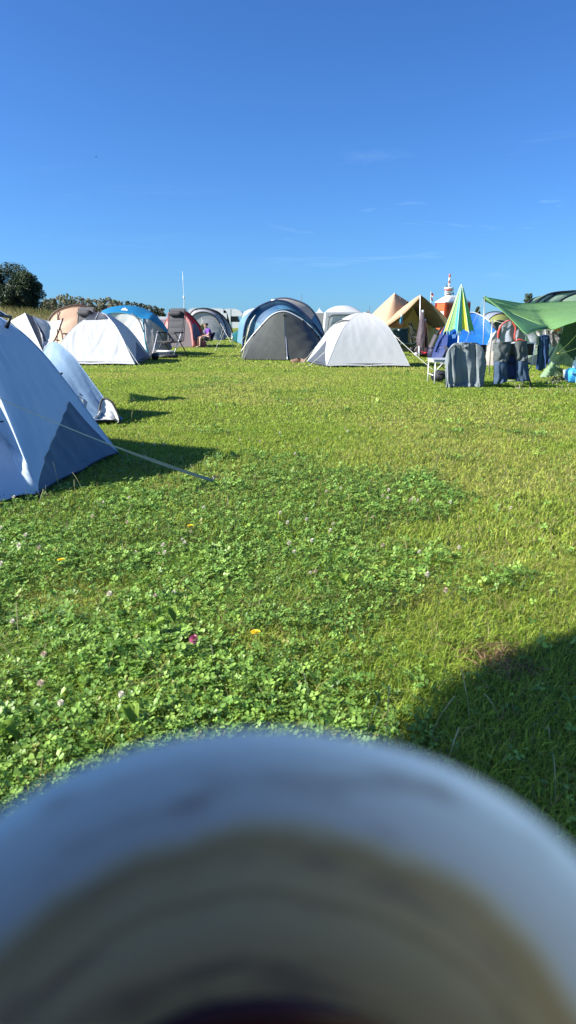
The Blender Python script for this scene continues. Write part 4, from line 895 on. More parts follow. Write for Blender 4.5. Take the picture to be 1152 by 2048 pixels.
MB().lathe([(0, 0), (.035, 0), (.045, .10), (.041, .10), (.032, .01)], gnd(889, 752), 14).build('body', M_wp, wc); MB().tube([gnd(889, 752)+Vector((.043, 0, .08)), gnd(889, 752)+Vector((.07, 0, .05)), gnd(889, 752)+Vector((.04, 0, .02))], .007, 5).build('handle', M_wp, wc)
# ============================================================= washing hung behind the chairs
Yl = 15.6
ln = thing('clothes_line', 'thin washing line strung below the green tarp', 'washing line', Vector((at(995, 690, Yl).x, Yl, 0)))
la_, lb_ = at(985, 641, Yl), at(1125, 655, Yl-.4)
MB().tube([la_.lerp(lb_, i/10)-Vector((0, 0, .05*4*(i/10)*(1-i/10))) for i in range(11)], .004, 5).build('cord', M_cord, ln)
for p in (la_, lb_): MB().tube([Vector((p.x, p.y, -.03)), p+Vector((0, 0, .03))], .012, 6).build('pole', M_steel, ln)
M_jg = fabric('striped_grey_jacket', (.27, .30, .36), .03, rough=.85, bump=.3); M_jr = fabric('red_piping_fabric', (.52, .075, .055), .05, rough=.8)
jk = thing('jacket', 'pale grey work jacket with red piping hanging behind the work trousers', 'jacket', Vector((at(1025, 690, Yl-.1).x, Yl-.1, 0)))
tt_ = curve([(1001, 652, Yl-.1), (1010, 645, Yl-.12), (1020, 640, Yl-.12), (1034, 645, Yl-.12), (1048, 656, Yl-.1)], 30); bb_ = curve([(995, 690, Yl-.15), (1020, 690, Yl-.18), (1050, 690, Yl-.15)], 30)
rws = cloth(tt_, bb_, 20, 3, .03, 5); m = MB(); m.grid(rws).grid([[p+Vector((0, .12, 0)) for p in r] for r in rws]).grid([rws[0], [p+Vector((0, .12, 0)) for p in rws[0]]]); m.build('body', M_jg, jk)
sleeve([(1047, 655, Yl-.12), (1058, 664, Yl-.15), (1068, 676, Yl-.17), (1070, 690, Yl-.18)], [.08, .105, .11, .09], 'sleeve', 3, M_jg, jk)
sleeve([(1055, 692, Yl-.2), (1064, 695, Yl-.2), (1071, 693, Yl-.2)], [.05, .09, .05], 'cuff', 8, M_jr, jk)
sleeve([(1003, 650, Yl-.1), (998, 662, Yl-.14), (996, 676, Yl-.16)], [.018, .028, .022], 'shoulder_strip', 6, M_jr, jk)
for pts in ([(1022, 641, Yl-.16), (1031, 655, Yl-.19), (1029, 672, Yl-.2), (1031, 682, Yl-.2)], [(1031, 682, Yl-.21), (1040, 679, Yl-.22), (1052, 684, Yl-.22)], [(1001, 652, Yl-.15), (1011, 644, Yl-.17), (1021, 640, Yl-.17)]):
    MB().tube(curve(pts, 12), [.01]+[.016]*10+[.01], 6).build('piping', M_jr, jk)
nv = thing('trousers', 'navy trousers hanging folded from the washing line left of the dark green tent', 'trousers', Vector((at(1085, 690, Yl-.2).x, Yl-.2, 0)))
rws = cloth(curve([(1080, 673, Yl-.2), (1090, 671, Yl-.2), (1099, 673, Yl-.2)], 24), curve([(1074, 738, Yl-.22), (1085, 741, Yl-.2), (1098, 722, Yl-.2)], 24), 20, 2, .035, 9)
m = MB(); m.grid(rws).grid([[p+Vector((0, .09, 0)) for p in r] for r in rws]); m.build('legs', fabric('navy_cotton', (.02, .06, .19), .02, rough=.85, bump=.3), nv)
MB().tube(curve([(1080, 673, Yl-.24), (1090, 671, Yl-.24), (1099, 673, Yl-.24)], 8), .018, 6).build('waistband', M_navy, nv)
gs = thing('shirt', 'grey-purple shirt hanging folded on the washing line beside the navy trousers', 'shirt', Vector((at(1112, 690, Yl-.3).x, Yl-.3, 0)))
rws = cloth(curve([(1098, 668, Yl-.25), (1110, 667, Yl-.25), (1120, 668, Yl-.25)], 20), curve([(1103, 690, Yl-.27), (1110, 693, Yl-.27), (1119, 680, Yl-.27)], 20), 12, 1.5, .03, 12)
m = MB(); m.grid(rws).grid([[p+Vector((0, .08, 0)) for p in r] for r in rws]); m.build('body', M_purgrey, gs)
gs2 = thing('towel', 'pale grey towel with a light stripe hanging under the green tarp', 'towel', Vector((at(1090, 690, Yl).x, Yl, 0)))
rws = cloth(curve([(1072, 655, Yl-.05), (1100, 656, Yl-.08), (1122, 656, Yl-.1)], 26), curve([(1076, 676, Yl-.08), (1098, 674, Yl-.08), (1122, 668, Yl-.1)], 26), 10, 2, .03, 17)
m = MB(); m.grid(rws).grid([[p+Vector((0, .06, 0)) for p in r] for r in rws]); m.build('cloth', fabric('pale_grey_towel', (.36, .35, .37), .03, bump=.3), gs2)
MB().tube([r[9]+Vector((0, -.03, 0)) for r in rws], .02, 5).build('stripe', M_white, gs2)
oc = thing('towel', 'small orange and white cloth hung beside the dark green tent', 'towel', Vector((at(1117, 690, Yl-.4).x, Yl-.4, 0)))
rws = cloth(curve([(1110, 658, Yl-.38), (1122, 656, Yl-.38)], 10), curve([(1114, 668, Yl-.4), (1121, 667, Yl-.4)], 10), 8, 1, .03, 19)
m = MB(); m.grid(rws[:5]).grid([[p+Vector((0, .05, 0)) for p in r] for r in rws]); m.build('cloth', fabric('orange_cloth', (.60, .20, .05), .1), oc)
MB().grid([[p+Vector((0, -.002, 0)) for p in r] for r in rws[4:]]).build('lower_half', M_white, oc)
# ============================================================= things at the right edge
Yb = Yg(768)
bb = thing('cool_box', 'bright blue cool bag on the grass at the right edge, before the dark green tent', 'cool box', gnd(1150, 768))
xx = gnd(1150, 768)
cx_ = xx.x+.12; m = MB(); m.box((cx_, Yb+.16, .135), (.44, .30, .27), bev=.05); m.build('body', fabric('bright_blue_bag', (.03, .28, .62), .02, rough=.5, bump=.6), bb)
m = MB(); m.box((cx_, Yb+.0, .19), (.40, .012, .018)).box((cx_-.1, Yb-.0, .12), (.02, .014, .2), rz=.2); m.build('piping', fabric('pale_blue_piping', (.3, .6, .8), 0), bb, smooth=False)
gc = thing('water_can', 'white metal milk-can shaped container standing on the blue box', 'can', (cx_-.04, Yb+.16, .275))
MB().lathe([(0, .0), (.085, 0), (.09, .02), (.09, .10), (.07, .13), (.045, .14), (.045, .155), (.06, .165), (.06, .18), (.0, .18)], (cx_-.04, Yb+.16, .275), 20).build('body', plain('white_enamel', (.72, .70, .70), .3), gc)
MB().tube([(cx_-.10, Yb+.16, .40), (cx_-.10, Yb+.14, .47), (cx_-.04, Yb+.13, .49), (cx_+.02, Yb+.14, .47), (cx_+.02, Yb+.16, .40)], .008, 7).build('handle', M_steel, gc)
bk_ = thing('bucket', 'pale grey bucket standing between the green flap and the blue box', 'bucket', gnd(1134, 758))
q = gnd(1134, 758); MB().lathe([(0, .004), (.07, 0), (.09, .17), (.094, .175), (.086, .17), (.066, .01), (0, .012)], q, 18).build('body', plain('pale_grey_plastic', (.55, .55, .57), .4), bk_)
MB().tube([q+Vector((-.09, 0, .165)), q+Vector((-.07, -.06, .12)), q+Vector((0, -.1, .09)), q+Vector((.07, -.06, .12)), q+Vector((.09, 0, .165))], .004, 5).build('handle', M_steel, bk_)
def shoe(mb, c, rz, L=.27, w=.1, h=.09):
    Mx = Matrix.Rotation(rz, 3, 'Z'); rows = []
    for i in range(13):
        u = i/12; y = (u-.5)*L; ww = w/2*(math.sin(math.pi*min(1, max(0, .08+.87*u)))**.45)*(.8+.25*u); hh = h*(1.0 if u < .35 else 1-.55*(u-.35)/.65)
        rows.append([Vector(c)+Mx @ Vector((ww*math.cos(t), y, max(0, hh*math.sin(t)))) for t in [math.pi*k/8 for k in range(9)]])
    mb.grid(rows); mb.poly(rows[0]); mb.poly(rows[-1])
for k, (px, py, rz, lb) in enumerate(((1108, 763, 1.2, 'black sandal on the grass, left one of the pair by the green flap'), (1121, 762, 1.9, 'black sandal on the grass, right one of the pair by the green flap'))):
    s = thing('sandal', lb, 'sandal', gnd(px, py), group='black sandals by the green flap'); m = MB(); shoe(m, gnd(px, py), rz, .26, .10, .05); m.build('sole', M_black, s)
    q = gnd(px, py); m = MB(); m.tube([q+Vector((-.05, -.03, .03)), q+Vector((0, 0, .09)), q+Vector((.05, .03, .03))], .012, 6).tube([q+Vector((-.03, .05, .03)), q+Vector((.04, .03, .08)), q+Vector((.07, .0, .03))], .01, 6); m.build('strap', M_dark, s)
M_bt = plain('tan_leather', (.22, .125, .08), .7, var=.35, scale=14); M_bd = plain('brown_leather', (.12, .07, .05), .6, var=.3, scale=14)
for k, (px, py, rz, lb) in enumerate(((591, 725, .4, 'brown shoe on the grass, left one of the pair by the grey-green tent'), (603, 725, -.2, 'brown shoe on the grass, right one of the pair by the grey-green tent'))):
    s = thing('shoe', lb, 'shoe', gnd(px, py), group='brown shoes by the grey-green tent'); m = MB(); q = gnd(px, py); shoe(m, q+Vector((0, 0, .015)), rz+1.1, .27, .10, .10); m.build('upper', M_bt, s)
    m = MB(); shoe(m, q, rz+1.1, .28, .105, .025); m.build('sole', M_bd, s)
    m = MB(); m.ball(q+Matrix.Rotation(rz+1.1, 3, 'Z') @ Vector((0, -.07, .105)), (.035, .045, .015), 10, 6); m.build('opening', M_black, s)
# ============================================================= things under the tan tarp
YG = 24.6
gcx = at(808, 690, YG)
gch = thing('camp_chair', 'dark green padded camp chair under the tan tarp', 'chair', (gcx.x, YG, 0), R(20))
M_bg = fabric('bottle_green_cloth', (.022, .05, .034), .03, rough=.7, bump=.4)
rows = []
for j in range(14):
    v = j/13
    y = .28-.62*max(0, (v-.42)/.58)**1.0 if v > .42 else .40-.12*v/.42
    z = .86-.5*v/.42*.95 if v < .42 else .385-.10*math.sin(math.pi*(v-.42)/.58)+.03*v
    rows.append([Vector(((-.31+.62*i/11)*(1-.1*v), y-.05*math.sin(math.pi*i/11), z-.05*math.sin(math.pi*i/11))) for i in range(12)])
MB().grid(rows[:7]).build('backrest', M_bg, gch, local=True, solid=.05); MB().grid(rows[6:]).build('seat', M_bg, gch, local=True, solid=.05)
MB().box((0, .36, .80), (.5, .07, .12), bev=.02).build('headrest', M_bg, gch, local=True)
MB().box((-.03, .31, .80), (.08, .02, .06)).build('tag', M_cord, gch, local=True)
for s_ in (-1, 1):
    x = .33*s_
    MB().tube([(x, .42, .90), (x, .1, .38), (x, -.25, 0)], .012, 6).tube([(x*1.03, -.36, .56), (x*1.03, .1, .3), (x*1.03, .3, 0)], .012, 6).build('leg', M_black, gch, local=True)
    MB().tube([(x*1.03, -.36, .56), (x*1.03, 0, .58), (x*1.03, .3, .62)], .022, 6).build('armrest', M_black, gch, local=True)
MB().tube([(-.33, -.25, .02), (.33, -.25, .02)], .009, 5).tube([(-.33, .3, .02), (.33, .3, .02)], .009, 5).build('cross_bar', M_steel, gch, local=True)
bw = at(803, 640, YQ+.6)
sh = thing('towel', 'small light blue towel hanging from the left wing of the tan tarp', 'towel', (bw.x, bw.y, bw.z))
rw = cloth(curve([at(801, 633, YQ+.6), at(806, 633, YQ+.6)], 12), curve([at(799, 647, YQ+.6), at(804, 648, YQ+.6)], 12), 12, 1, .02, 3); m = MB(); m.grid(rw).grid([[p+Vector((0, .04, 0)) for p in r] for r in rw]); m.build('cloth', fabric('light_blue_cloth', (.07, .33, .50), .1), sh)
MB().tube([at(803.5, 629, YQ+.6), at(803.5, 634, YQ+.6)], .035, 6).build('clip', M_white, sh)
pl = thing('potted_plant', 'dark leafy plant silhouette beside the green camp chair', 'plant', (at(825, 690, YQ+.5).x, YQ+.5, 0))
mb = MB(); st = MB()
for (px, py) in ((820, 647), (823, 650), (825, 653), (821, 657), (828, 660), (830, 663), (826, 667), (832, 665), (819, 654), (824, 662), (828, 668), (836, 668)):
    c = at(px, py, YQ+.5); c.y += random.uniform(-.1, .1)
    for k in range(6):
        a = random.uniform(0, 6.28); l = random.uniform(.05, .09); dv = Vector((math.cos(a)*l, random.uniform(-.05, .05), math.sin(a)*l)); sd = Vector((-dv.z, .02, dv.x))*.35
        mb.poly([c, c+dv*.5+sd, c+dv, c+dv*.5-sd])
    st.tube([Vector((pl.location.x, YQ+.5, .2)), Vector(((pl.location.x+c.x)/2, YQ+.5, c.z*.7)), c], .008, 4)
mb.build('leaves', plain('dark_leaf', (.018, .03, .02), .5), pl, smooth=False); st.build('stem', plain('dark_stem', (.03, .03, .02), .6), pl)
MB().lathe([(0, 0), (.10, 0), (.13, .22), (.12, .22), (.1, .02), (0, .02)], (pl.location.x, YQ+.5, 0), 14).build('pot', M_black, pl)
YF = 23.0
fp = thing('folded_awning', 'folded dark maroon and grey cloth standing upright against the tarp pole', 'windbreak', (at(846, 700, YF).x, YF, 0))
M_mar = fabric('maroon_grey_cloth', (.085, .062, .075), .05, bump=.2)
def wedge(pts, Y, d, nm, mat, root):
    a = curve([(x, y, Y) for x, y in pts[0]], 18); b = curve([(x, y, Y-.1) for x, y in pts[1]], 18)
    m = MB(); L_ = loft(a, b, 8, -.05, .02, seed=len(nm)); m.grid(L_).grid([[p+Vector((0, d, 0)) for p in r] for r in L_]).grid([a, [p+Vector((0, d, 0)) for p in a]]).grid([b, [p+Vector((0, d, 0)) for p in b]])
    return m.build(nm, mat, root)
wedge([[(844, 624), (839, 655), (835, 680), (838, 703)], [(848, 625), (849, 655), (849, 680), (848, 702)]], YF, .2, 'cloth', M_mar, fp)
wedge([[(850, 642), (850, 660), (849, 690)], [(852, 641), (854, 665), (857, 697)]], YF+.1, .15, 'cloth', M_black, fp)
MB().tube([at(845.5, 620, YF), at(846, 626, YF)], .03, 6).tube([at(850, 638, YF+.1), at(850.5, 645, YF+.1)], .025, 6).build('tip', M_alu, fp)
MB().tube(curve([at(850, 641, YF-.02), at(850, 660, YF-.04), at(848, 700, YF-.08)], 8), .012, 5).tube(curve([at(852, 642, YF-.02), at(855, 668, YF), at(857, 697, YF)], 8), .012, 5).build('edge_tape', fabric('orange_tape', (.40, .17, .10), 0), fp)
MB().tube([at(838, 692, YF-.1), Vector((at(838, 700, YF).x, YF-.1, 0))], .015, 6).build('leg', M_alu, fp)
YK = 22.0
bgx = gnd(848, 715)
rb_ = thing('bag', 'dark bag with a bright red top, in front of the folded maroon cloth', 'bag', bgx)
Yk = bgx.y
bc = at(850, 707, Yk+.3); bc.z = .15
MB().ball(bc, (.30, .24, .17), 16, 10).build('body', fabric('dark_bag', (.03, .012, .02), 0, bump=.7), rb_)
MB().grid(cloth(curve([at(840, 701, Yk+.1), at(850, 695, Yk+.35), at(860, 698, Yk+.3)], 14), curve([at(841, 704, Yk+.0), at(848, 707, Yk-.0), at(859, 702, Yk+.1)], 14), 8, 2, .02, 2)).build('flap', fabric('bright_red_cloth', (.62, .02, .05), .1), rb_)
wb = at(832, 707, Yk+.1); wb.z = .1
wt = thing('bag', 'crumpled white plastic bag beside the dark red-topped bag', 'bag', (wb.x, wb.y, 0))
m = MB(); m.ball(wb, (.08, .07, .07), 12, 8)
for i in range(len(m.v)): m.v[i] = wb+(m.v[i]-wb)*(1+.5*noise.noise(m.v[i]*9))
m.build('body', M_white, wt); MB().tube([wb+Vector((-.05, 0, .09)), wb+Vector((.0, 0, .22)), wb+Vector((.06, 0, .1))], .012, 5).build('handle', M_white, wt)
nb = at(866, 700, 21.3); nb.z = .2
nbt = thing('bag', 'dark navy bag leaning on the blue tent beside the red-topped bag', 'bag', (nb.x, nb.y, 0))
MB().ball(nb, (.16, .16, .22), 12, 8).build('body', fabric('navy_bag', (.012, .014, .05), 0, bump=.6), nbt); MB().tube([nb+Vector((-.08, -.1, .15)), nb+Vector((0, -.14, .26)), nb+Vector((.08, -.1, .15))], .012, 5).build('strap', M_black, nbt)
# ============================================================= reclining chairs
M_rc = fabric('charcoal_padding', (.042, .042, .050), 0, rough=.8, bump=.15)
def recliner(name, label, loc, rz, group):
    t = thing(name, label, 'chair', loc, rz, group)
    w = .50; ang = R(14)
    def bp_(x, u, d=0): return Vector((x, .20+.92*u*math.sin(ang)*.9-d*math.cos(ang), .44+.92*u*math.cos(ang)-d*math.sin(ang)))
    rows = [[bp_(-w/2+w*i/10, j/40, .012+.016*abs(math.sin(math.pi*5*j/40))**.6*math.sin(math.pi*i/10)**.3) for i in range(11)] for j in range(41)]
    bk = [[bp_(-w/2+w*i/10, j/40, -.02) for i in range(11)] for j in range(41)]
    m = MB(); m.grid(rows).grid(bk).grid([rows[-1], bk[-1]]).grid([rows[0], bk[0]])
    for e in (0, -1): m.grid([[r[e] for r in rows], [r[e] for r in bk]])
    m.build('backrest', M_rc, t, local=True)
    hc = [bp_(-.22+.44*i/8, .86, .07) for i in range(9)]; MB().tube(hc, [.045, .075, .08, .08, .08, .08, .08, .075, .045], 12).build('headrest', fabric('charcoal_pillow', (.028, .028, .034), 0, rough=.8), t, local=True)
    sr = [[Vector((-w/2+w*i/10, .22-.50*j/14, .43-.02*math.sin(math.pi*j/14)+.012*abs(math.sin(math.pi*3*j/14)))) for i in range(11)] for j in range(15)]
    MB().grid(sr).build('seat', M_rc, t, local=True, solid=.035)
    for s_ in (-1, 1):
        x = s_*(w/2+.035)
        MB().tube([(x, .14, .66), (x, -.02, .42), (x, -.30, 0)], .014, 7).build('leg', M_alu if s_ > 0 else M_black, t, local=True)
        MB().tube([(x*.97, -.14, .66), (x*.97, .08, .42), (x*.97, .44, 0)], .014, 7).build('leg', M_black, t, local=True)
        MB().tube([(x, -.28, .41), (x, .24, .45), bp_(x, .98)], .012, 7).build('side_rail', M_black, t, local=True)
        MB().box((x*1.02, -.0, .675), (.06, .46, .03), bev=.008).build('armrest', M_black, t, local=True)
    MB().box((0, -.27, .17), (w+.06, .03, .05)).build('front_bar', M_alu, t, local=True)
    MB().tube([(-w/2, .42, .03), (w/2, .42, .03)], .012, 6).tube([(-w/2, -.27, .40), (w/2, -.27, .40)], .012, 6).build('cross_bar', M_black, t, local=True)
    return t
cl_ = gnd(342, 714)
rc = recliner('reclining_chair', 'charcoal high-backed reclining camp chair standing in front of the red tent', cl_, R(-28), 'charcoal reclining chairs')
pc = at(156, 690, 21.5)
rc.scale = (1.1,)*3
rc2 = clone(rc, (pc.x, 21.5, 0), R(-30), 'charcoal reclining camp chair half hidden by the white dome, before the peach tent')
wh = gnd(308, 720)
wl2 = thing('cable_drum', 'small black round drum on the grass between the white dome and the reclining chair', 'drum', wh)
m = MB(); c = wh+Vector((.02, .1, .13)); m.tube([c+Vector((-.03, -.05, -.03)), c+Vector((.03, .05, -.03))], .10, 18); m.build('drum', M_black, wl2)
m = MB(); m.tube([c+Vector((-.06, -.06, -.03)), c+Vector((-.03, -.05, -.03))], [.04, .05], 12); m.build('hub', M_dark, wl2)
lb3 = thing('tool_bag', 'dark flat bag and straps lying on the grass under the reclining chair', 'bag', gnd(335, 716))
q = gnd(335, 716); m = MB(); m.ball(q+Vector((0, .12, .05)), (.33, .15, .07), 14, 8); m.build('body', M_dark, lb3)
m = MB(); m.tube([q+Vector((-.3, 0, .03)), q+Vector((0, -.08, .08)), q+Vector((.25, 0, .03))], .014, 6); m.build('strap', M_slategrey, lb3)

# ============================================================= seated person and chair
pg_ = gnd(408, 695); YPn = pg_.y
pch = thing('camp_chair', 'low dark folding chair under the person in purple', 'chair', (at(414, 690, YPn).x, YPn+.1, 0), R(-62))
MB().box((0, 0, .33), (.48, .44, .03), bev=.01).build('seat', M_dark, pch, local=True)
MB().grid([[Vector((-.24+.48*i/8, .24+.12*j/5+.03*math.sin(math.pi*i/8), .36+.38*j/5)) for i in range(9)] for j in range(6)]).build('backrest', M_dark, pch, local=True, solid=.012)
for s_ in (-1, 1):
    MB().tube([(.25*s_, .37, .76), (.25*s_, .2, .33), (.25*s_, -.24, 0)], .012, 6).build('leg', M_steel, pch, local=True)
    MB().tube([(.26*s_, -.24, .34), (.26*s_, .26, 0)], .012, 6).build('leg', M_steel, pch, local=True)
person = thing('person', 'person in purple T-shirt and dark shorts, seated on a low chair, facing left', 'person', (at(414, 690, YPn).x, YPn+.1, 0), R(-62))
def skin_body(name, nodes, edges, mat, root, levels=2):
    names = list(nodes); me = bpy.data.meshes.new(name); me.from_pydata([nodes[k][0] for k in names], [(names.index(a), names.index(b)) for a, b in edges], [])
    o = bpy.data.objects.new(name, me); COL.objects.link(o); o.parent = root
    md = o.modifiers.new('skin', 'SKIN'); md.use_smooth_shade = True
    for i, k in enumerate(names):
        r = nodes[k][1]; r = r if isinstance(r, tuple) else (r, r); sv = me.skin_vertices[0].data[i]; sv.radius = r; sv.use_root = (i == 0)
    o.modifiers.new('sub', 'SUBSURF').levels = levels; o.modifiers['sub'].render_levels = levels
    me.materials.append(mat); return o
N_ = {'pelvis': ((0, .06, .44), (.13, .11)), 'waist': ((0, .10, .58), (.12, .09)), 'chest': ((0, .08, .78), (.15, .11)), 'neckb': ((0, .03, .92), (.07, .07)), 'neck': ((0, -.01, .97), .052), 'jaw': ((0, -.05, 1.02), (.062, .068)), 'brow': ((0, -.045, 1.10), (.075, .088)), 'crown': ((0, -.02, 1.16), (.055, .065)), 'chin': ((0, -.10, 1.0), .03), 'nose': ((0, -.135, 1.065), .014)}
E_ = [('pelvis', 'waist'), ('waist', 'chest'), ('chest', 'neckb'), ('neckb', 'neck'), ('neck', 'jaw'), ('jaw', 'brow'), ('brow', 'crown'), ('jaw', 'chin'), ('brow', 'nose')]
for s_, n in ((-1, 'l'), (1, 'r')):
    N_.update({n+'sh': ((.17*s_, .06, .86), .06), n+'el': ((.25*s_, -.02, .62), .042), n+'wr': ((.09*s_, -.22, .57), .028), n+'pa': ((.06*s_, -.29, .575), (.036, .02)),
               n+'hip': ((.10*s_, .0, .43), .09), n+'kn': ((.15*s_, -.42, .50), .062), n+'cf': ((.155*s_, -.44, .30), .055), n+'an': ((.15*s_, -.46, .08), .036), n+'to': ((.16*s_, -.62, .04), (.035, .025)), n+'ear': ((.082*s_, -.02, 1.07), .016)})
    E_ += [('chest', n+'sh'), (n+'sh', n+'el'), (n+'el', n+'wr'), (n+'wr', n+'pa'), ('pelvis', n+'hip'), (n+'hip', n+'kn'), (n+'kn', n+'cf'), (n+'cf', n+'an'), (n+'an', n+'to'), ('brow', n+'ear')]
    for k, (dx, l) in enumerate(((-.022, .075), (-.007, .085), (.008, .08), (.022, .065))):
        N_[n+'f%d' % k] = ((.06*s_+dx, -.29-.03, .575+.002), .010); N_[n+'g%d' % k] = ((.055*s_+dx*1.1-.01*s_, -.29-l, .545), .008); E_ += [(n+'pa', n+'f%d' % k), (n+'f%d' % k, n+'g%d' % k)]
    N_[n+'th'] = ((.02*s_, -.28, .60), .010); N_[n+'th2'] = ((.012*s_, -.32, .60), .009); E_ += [(n+'pa', n+'th'), (n+'th', n+'th2')]
body = skin_body('body', N_, E_, M_skin, person)
T_ = {'waist': ((0, .095, .50), (.145, .125)), 'mid': ((0, .11, .64), (.145, .115)), 'chest': ((0, .085, .79), (.17, .125)), 'neck': ((0, .03, .92), (.075, .07))}
TE = [('waist', 'mid'), ('mid', 'chest'), ('chest', 'neck')]
for s_, n in ((-1, 'l'), (1, 'r')):
    T_.update({n+'sh': ((.17*s_, .06, .86), .078), n+'sl': ((.225*s_, .0, .71), .068)}); TE += [('chest', n+'sh'), (n+'sh', n+'sl')]
skin_body('shirt', T_, TE, fabric('purple_cotton', (.14, .045, .32), .02, rough=.85), person)
S_ = {'hip': ((0, .06, .44), (.155, .13)), 'w': ((0, .09, .53), (.14, .12))}; SE = [('hip', 'w')]
for s_, n in ((-1, 'l'), (1, 'r')):
    S_.update({n+'a': ((.10*s_, -.02, .435), .105), n+'b': ((.135*s_, -.26, .475), .09)}); SE += [('hip', n+'a'), (n+'a', n+'b')]
skin_body('shorts', S_, SE, fabric('dark_green_grey_cotton', (.06, .08, .085), 0, rough=.85), person)
m = MB(); rows = []
for j in range(9):
    p = math.pi*.62*j/8; rows.append([Vector((.090*math.sin(p)*math.cos(t), -.03+.105*math.sin(p)*math.sin(t)+.012, 1.10+.095*math.cos(p)+.02*(math.sin(t) < -.3)*math.sin(p))) for t in [2*math.pi*k/18 for k in range(19)]])
m.grid(rows); m.build('hair', plain('dark_hair', (.02, .014, .012), .6), person, local=True)
for s_ in (-1, 1):
    m = MB(); m.ball((.03*s_, -.122, 1.075), (.011, .008, .008), 8, 6); m.build('eye', M_black, person, local=True)
m = MB(); m.tube([(-.022, -.122, 1.028), (0, -.128, 1.026), (.022, -.122, 1.028)], .006, 5); m.build('mouth', plain('lip', (.35, .12, .1), .5), person, local=True)
for s_ in (-1, 1):
    mm_ = MB(); shoe(mm_, (.155*s_, -.54, .0), 0, .25, .09, .06); mm_.build('shoe', plain('pale_yellow_shoe', (.55, .48, .28), .7), person, local=True)
ph = MB(); ph.box((0, -.34, .59), (.15, .09, .012), bev=.003, mat=Matrix.Rotation(.4, 3, 'X'))
M_w = Matrix.Translation(person.location) @ Matrix.Scale(.84, 4) @ Matrix.Rotation(R(-62), 4, 'Z')
tb_ = ph; tb_.v = [M_w @ v for v in tb_.v]; c_ = M_w @ Vector((0, -.34, .59)); tag(tb_.build('phone', M_black, base=c_, smooth=False), 'small dark phone held on the lap by the person in purple', 'phone')
lp = thing('box', 'dark box standing between the red tent door and the person in purple', 'box', (at(396, 690, YPn+.6).x, YPn+.8, 0))
MB().box((at(396, 690, YPn+.8).x, YPn+.8, at(396, 661, YPn+.8).z/2), (.28, .25, at(396, 661, YPn+.8).z), bev=.02).build('body', plain('dark_maroon_plastic', (.05, .03, .04), .5), lp, smooth=False); MB().box((at(396, 690, YPn+.8).x, YPn+.66, at(396, 664, YPn+.8).z), (.2, .03, .03)).build('handle', M_black, lp)
yw = at(404, 652, YPn+.5)
yl = thing('towel', 'yellow towel hanging on the guy ropes beside the red tent, behind the person in purple', 'towel', yw)
rw = cloth(curve([at(402, 648, YPn+.5), at(409, 648, YPn+.5)], 12), curve([at(401, 658, YPn+.5), at(408, 661, YPn+.5)], 12), 10, 1, .03, 23); m = MB(); m.grid(rw).grid([[p+Vector((0, .05, 0)) for p in r] for r in rw]); m.build('cloth', fabric('yellow_cloth', (.55, .40, .10), .1), yl)
MB().tube([at(405, 648, YPn+.52), at(405, 640, YPn+.6)], .01, 4).tube([at(405, 648, YPn+.52), Vector((at(405, 690, YPn+.52).x, YPn+.52, 0))], .012, 5).build('peg_line', M_cord, yl)
pch.scale = person.scale = (.84,)*3
# ============================================================= bird
bd = at(192, 314, 60); m = MB(); m.ball(bd, (.03, .09, .03), 10, 6)
bo_ = m.build('body', M_black, None, base=bd); bo_.name = 'bird'
tag(bo_, 'tiny dark bird in the clear blue sky', 'bird'); bo_.data.name = 'bird'
m = MB()
for s_ in (-1, 1): m.grid([[bd+Vector((.0, .05, .02)), bd+Vector((.03*s_, .04, .06)), bd+Vector((.04*s_, .02, .12))], [bd+Vector((0, -.05, .02)), bd+Vector((.03*s_, -.02, .06)), bd+Vector((.04*s_, -.01, .12))]])
for i in range(len(m.v)): m.v[i] = m.v[i]-bd
m.build('wing', M_black, bo_, local=True, solid=.006)
# ============================================================= ground, bank, trees
def vnoise(x, y, s, seed=0):
    x = np.asarray(x)/s; y = np.asarray(y)/s; xi = np.floor(x).astype(int); yi = np.floor(y).astype(int); fx = x-xi; fy = y-yi
    fx = fx*fx*(3-2*fx); fy = fy*fy*(3-2*fy)
    def h(a, b):
        n = (a*374761393+b*668265263+seed*982451653) & 0x7fffffff; n = ((n ^ (n >> 13))*1274126177) & 0x7fffffff; return ((n ^ (n >> 16)) & 0xffff)/65535.0
    return (h(xi, yi)*(1-fx)+h(xi+1, yi)*fx)*(1-fy)+(h(xi, yi+1)*(1-fx)+h(xi+1, yi+1)*fx)*fy
def fbm(x, y, s, seed=0): return .55*vnoise(x, y, s, seed)+.3*vnoise(x, y, s*.45, seed+1)+.15*vnoise(x, y, s*.2, seed+2)
def gz_np(x, y):
    x = np.asarray(x, float); y = np.asarray(y, float)
    return .035*(vnoise(x, y, .9, 5)-.5)*np.clip((14-y)/6, 0, 1)*np.clip((np.abs(y))/1.0, 0, 1)-.004
m, t, N, L, b, o = nt('lawn_soil')
tc = N.new('ShaderNodeTexCoord')
def noise_node(scale, det=6, rough=.6, dist=0):
    n = N.new('ShaderNodeTexNoise'); n.inputs['Scale'].default_value = scale; n.inputs['Detail'].default_value = det; n.inputs['Roughness'].default_value = rough; n.inputs['Distortion'].default_value = dist; L.new(tc.outputs['Object'], n.inputs['Vector']); return n
def ramp(src, stops):
    r = N.new('ShaderNodeValToRGB'); e = r.color_ramp.elements
    while len(e) < len(stops): e.new(0.5)
    for i, (p, c) in enumerate(stops): e[i].position = p; e[i].color = (*c, 1)
    L.new(src, r.inputs['Fac']); return r
n1 = noise_node(.35, 5); n2 = noise_node(9, 8, .7); n3 = noise_node(60, 4, .8)
r1 = ramp(n1.outputs['Fac'], [(.32, (.14, .20, .035)), (.5, (.19, .24, .045)), (.68, (.26, .27, .06))])
r2 = ramp(n2.outputs['Fac'], [(.3, (.07, .10, .02)), (.6, (.20, .25, .05)), (.8, (.30, .29, .09))])
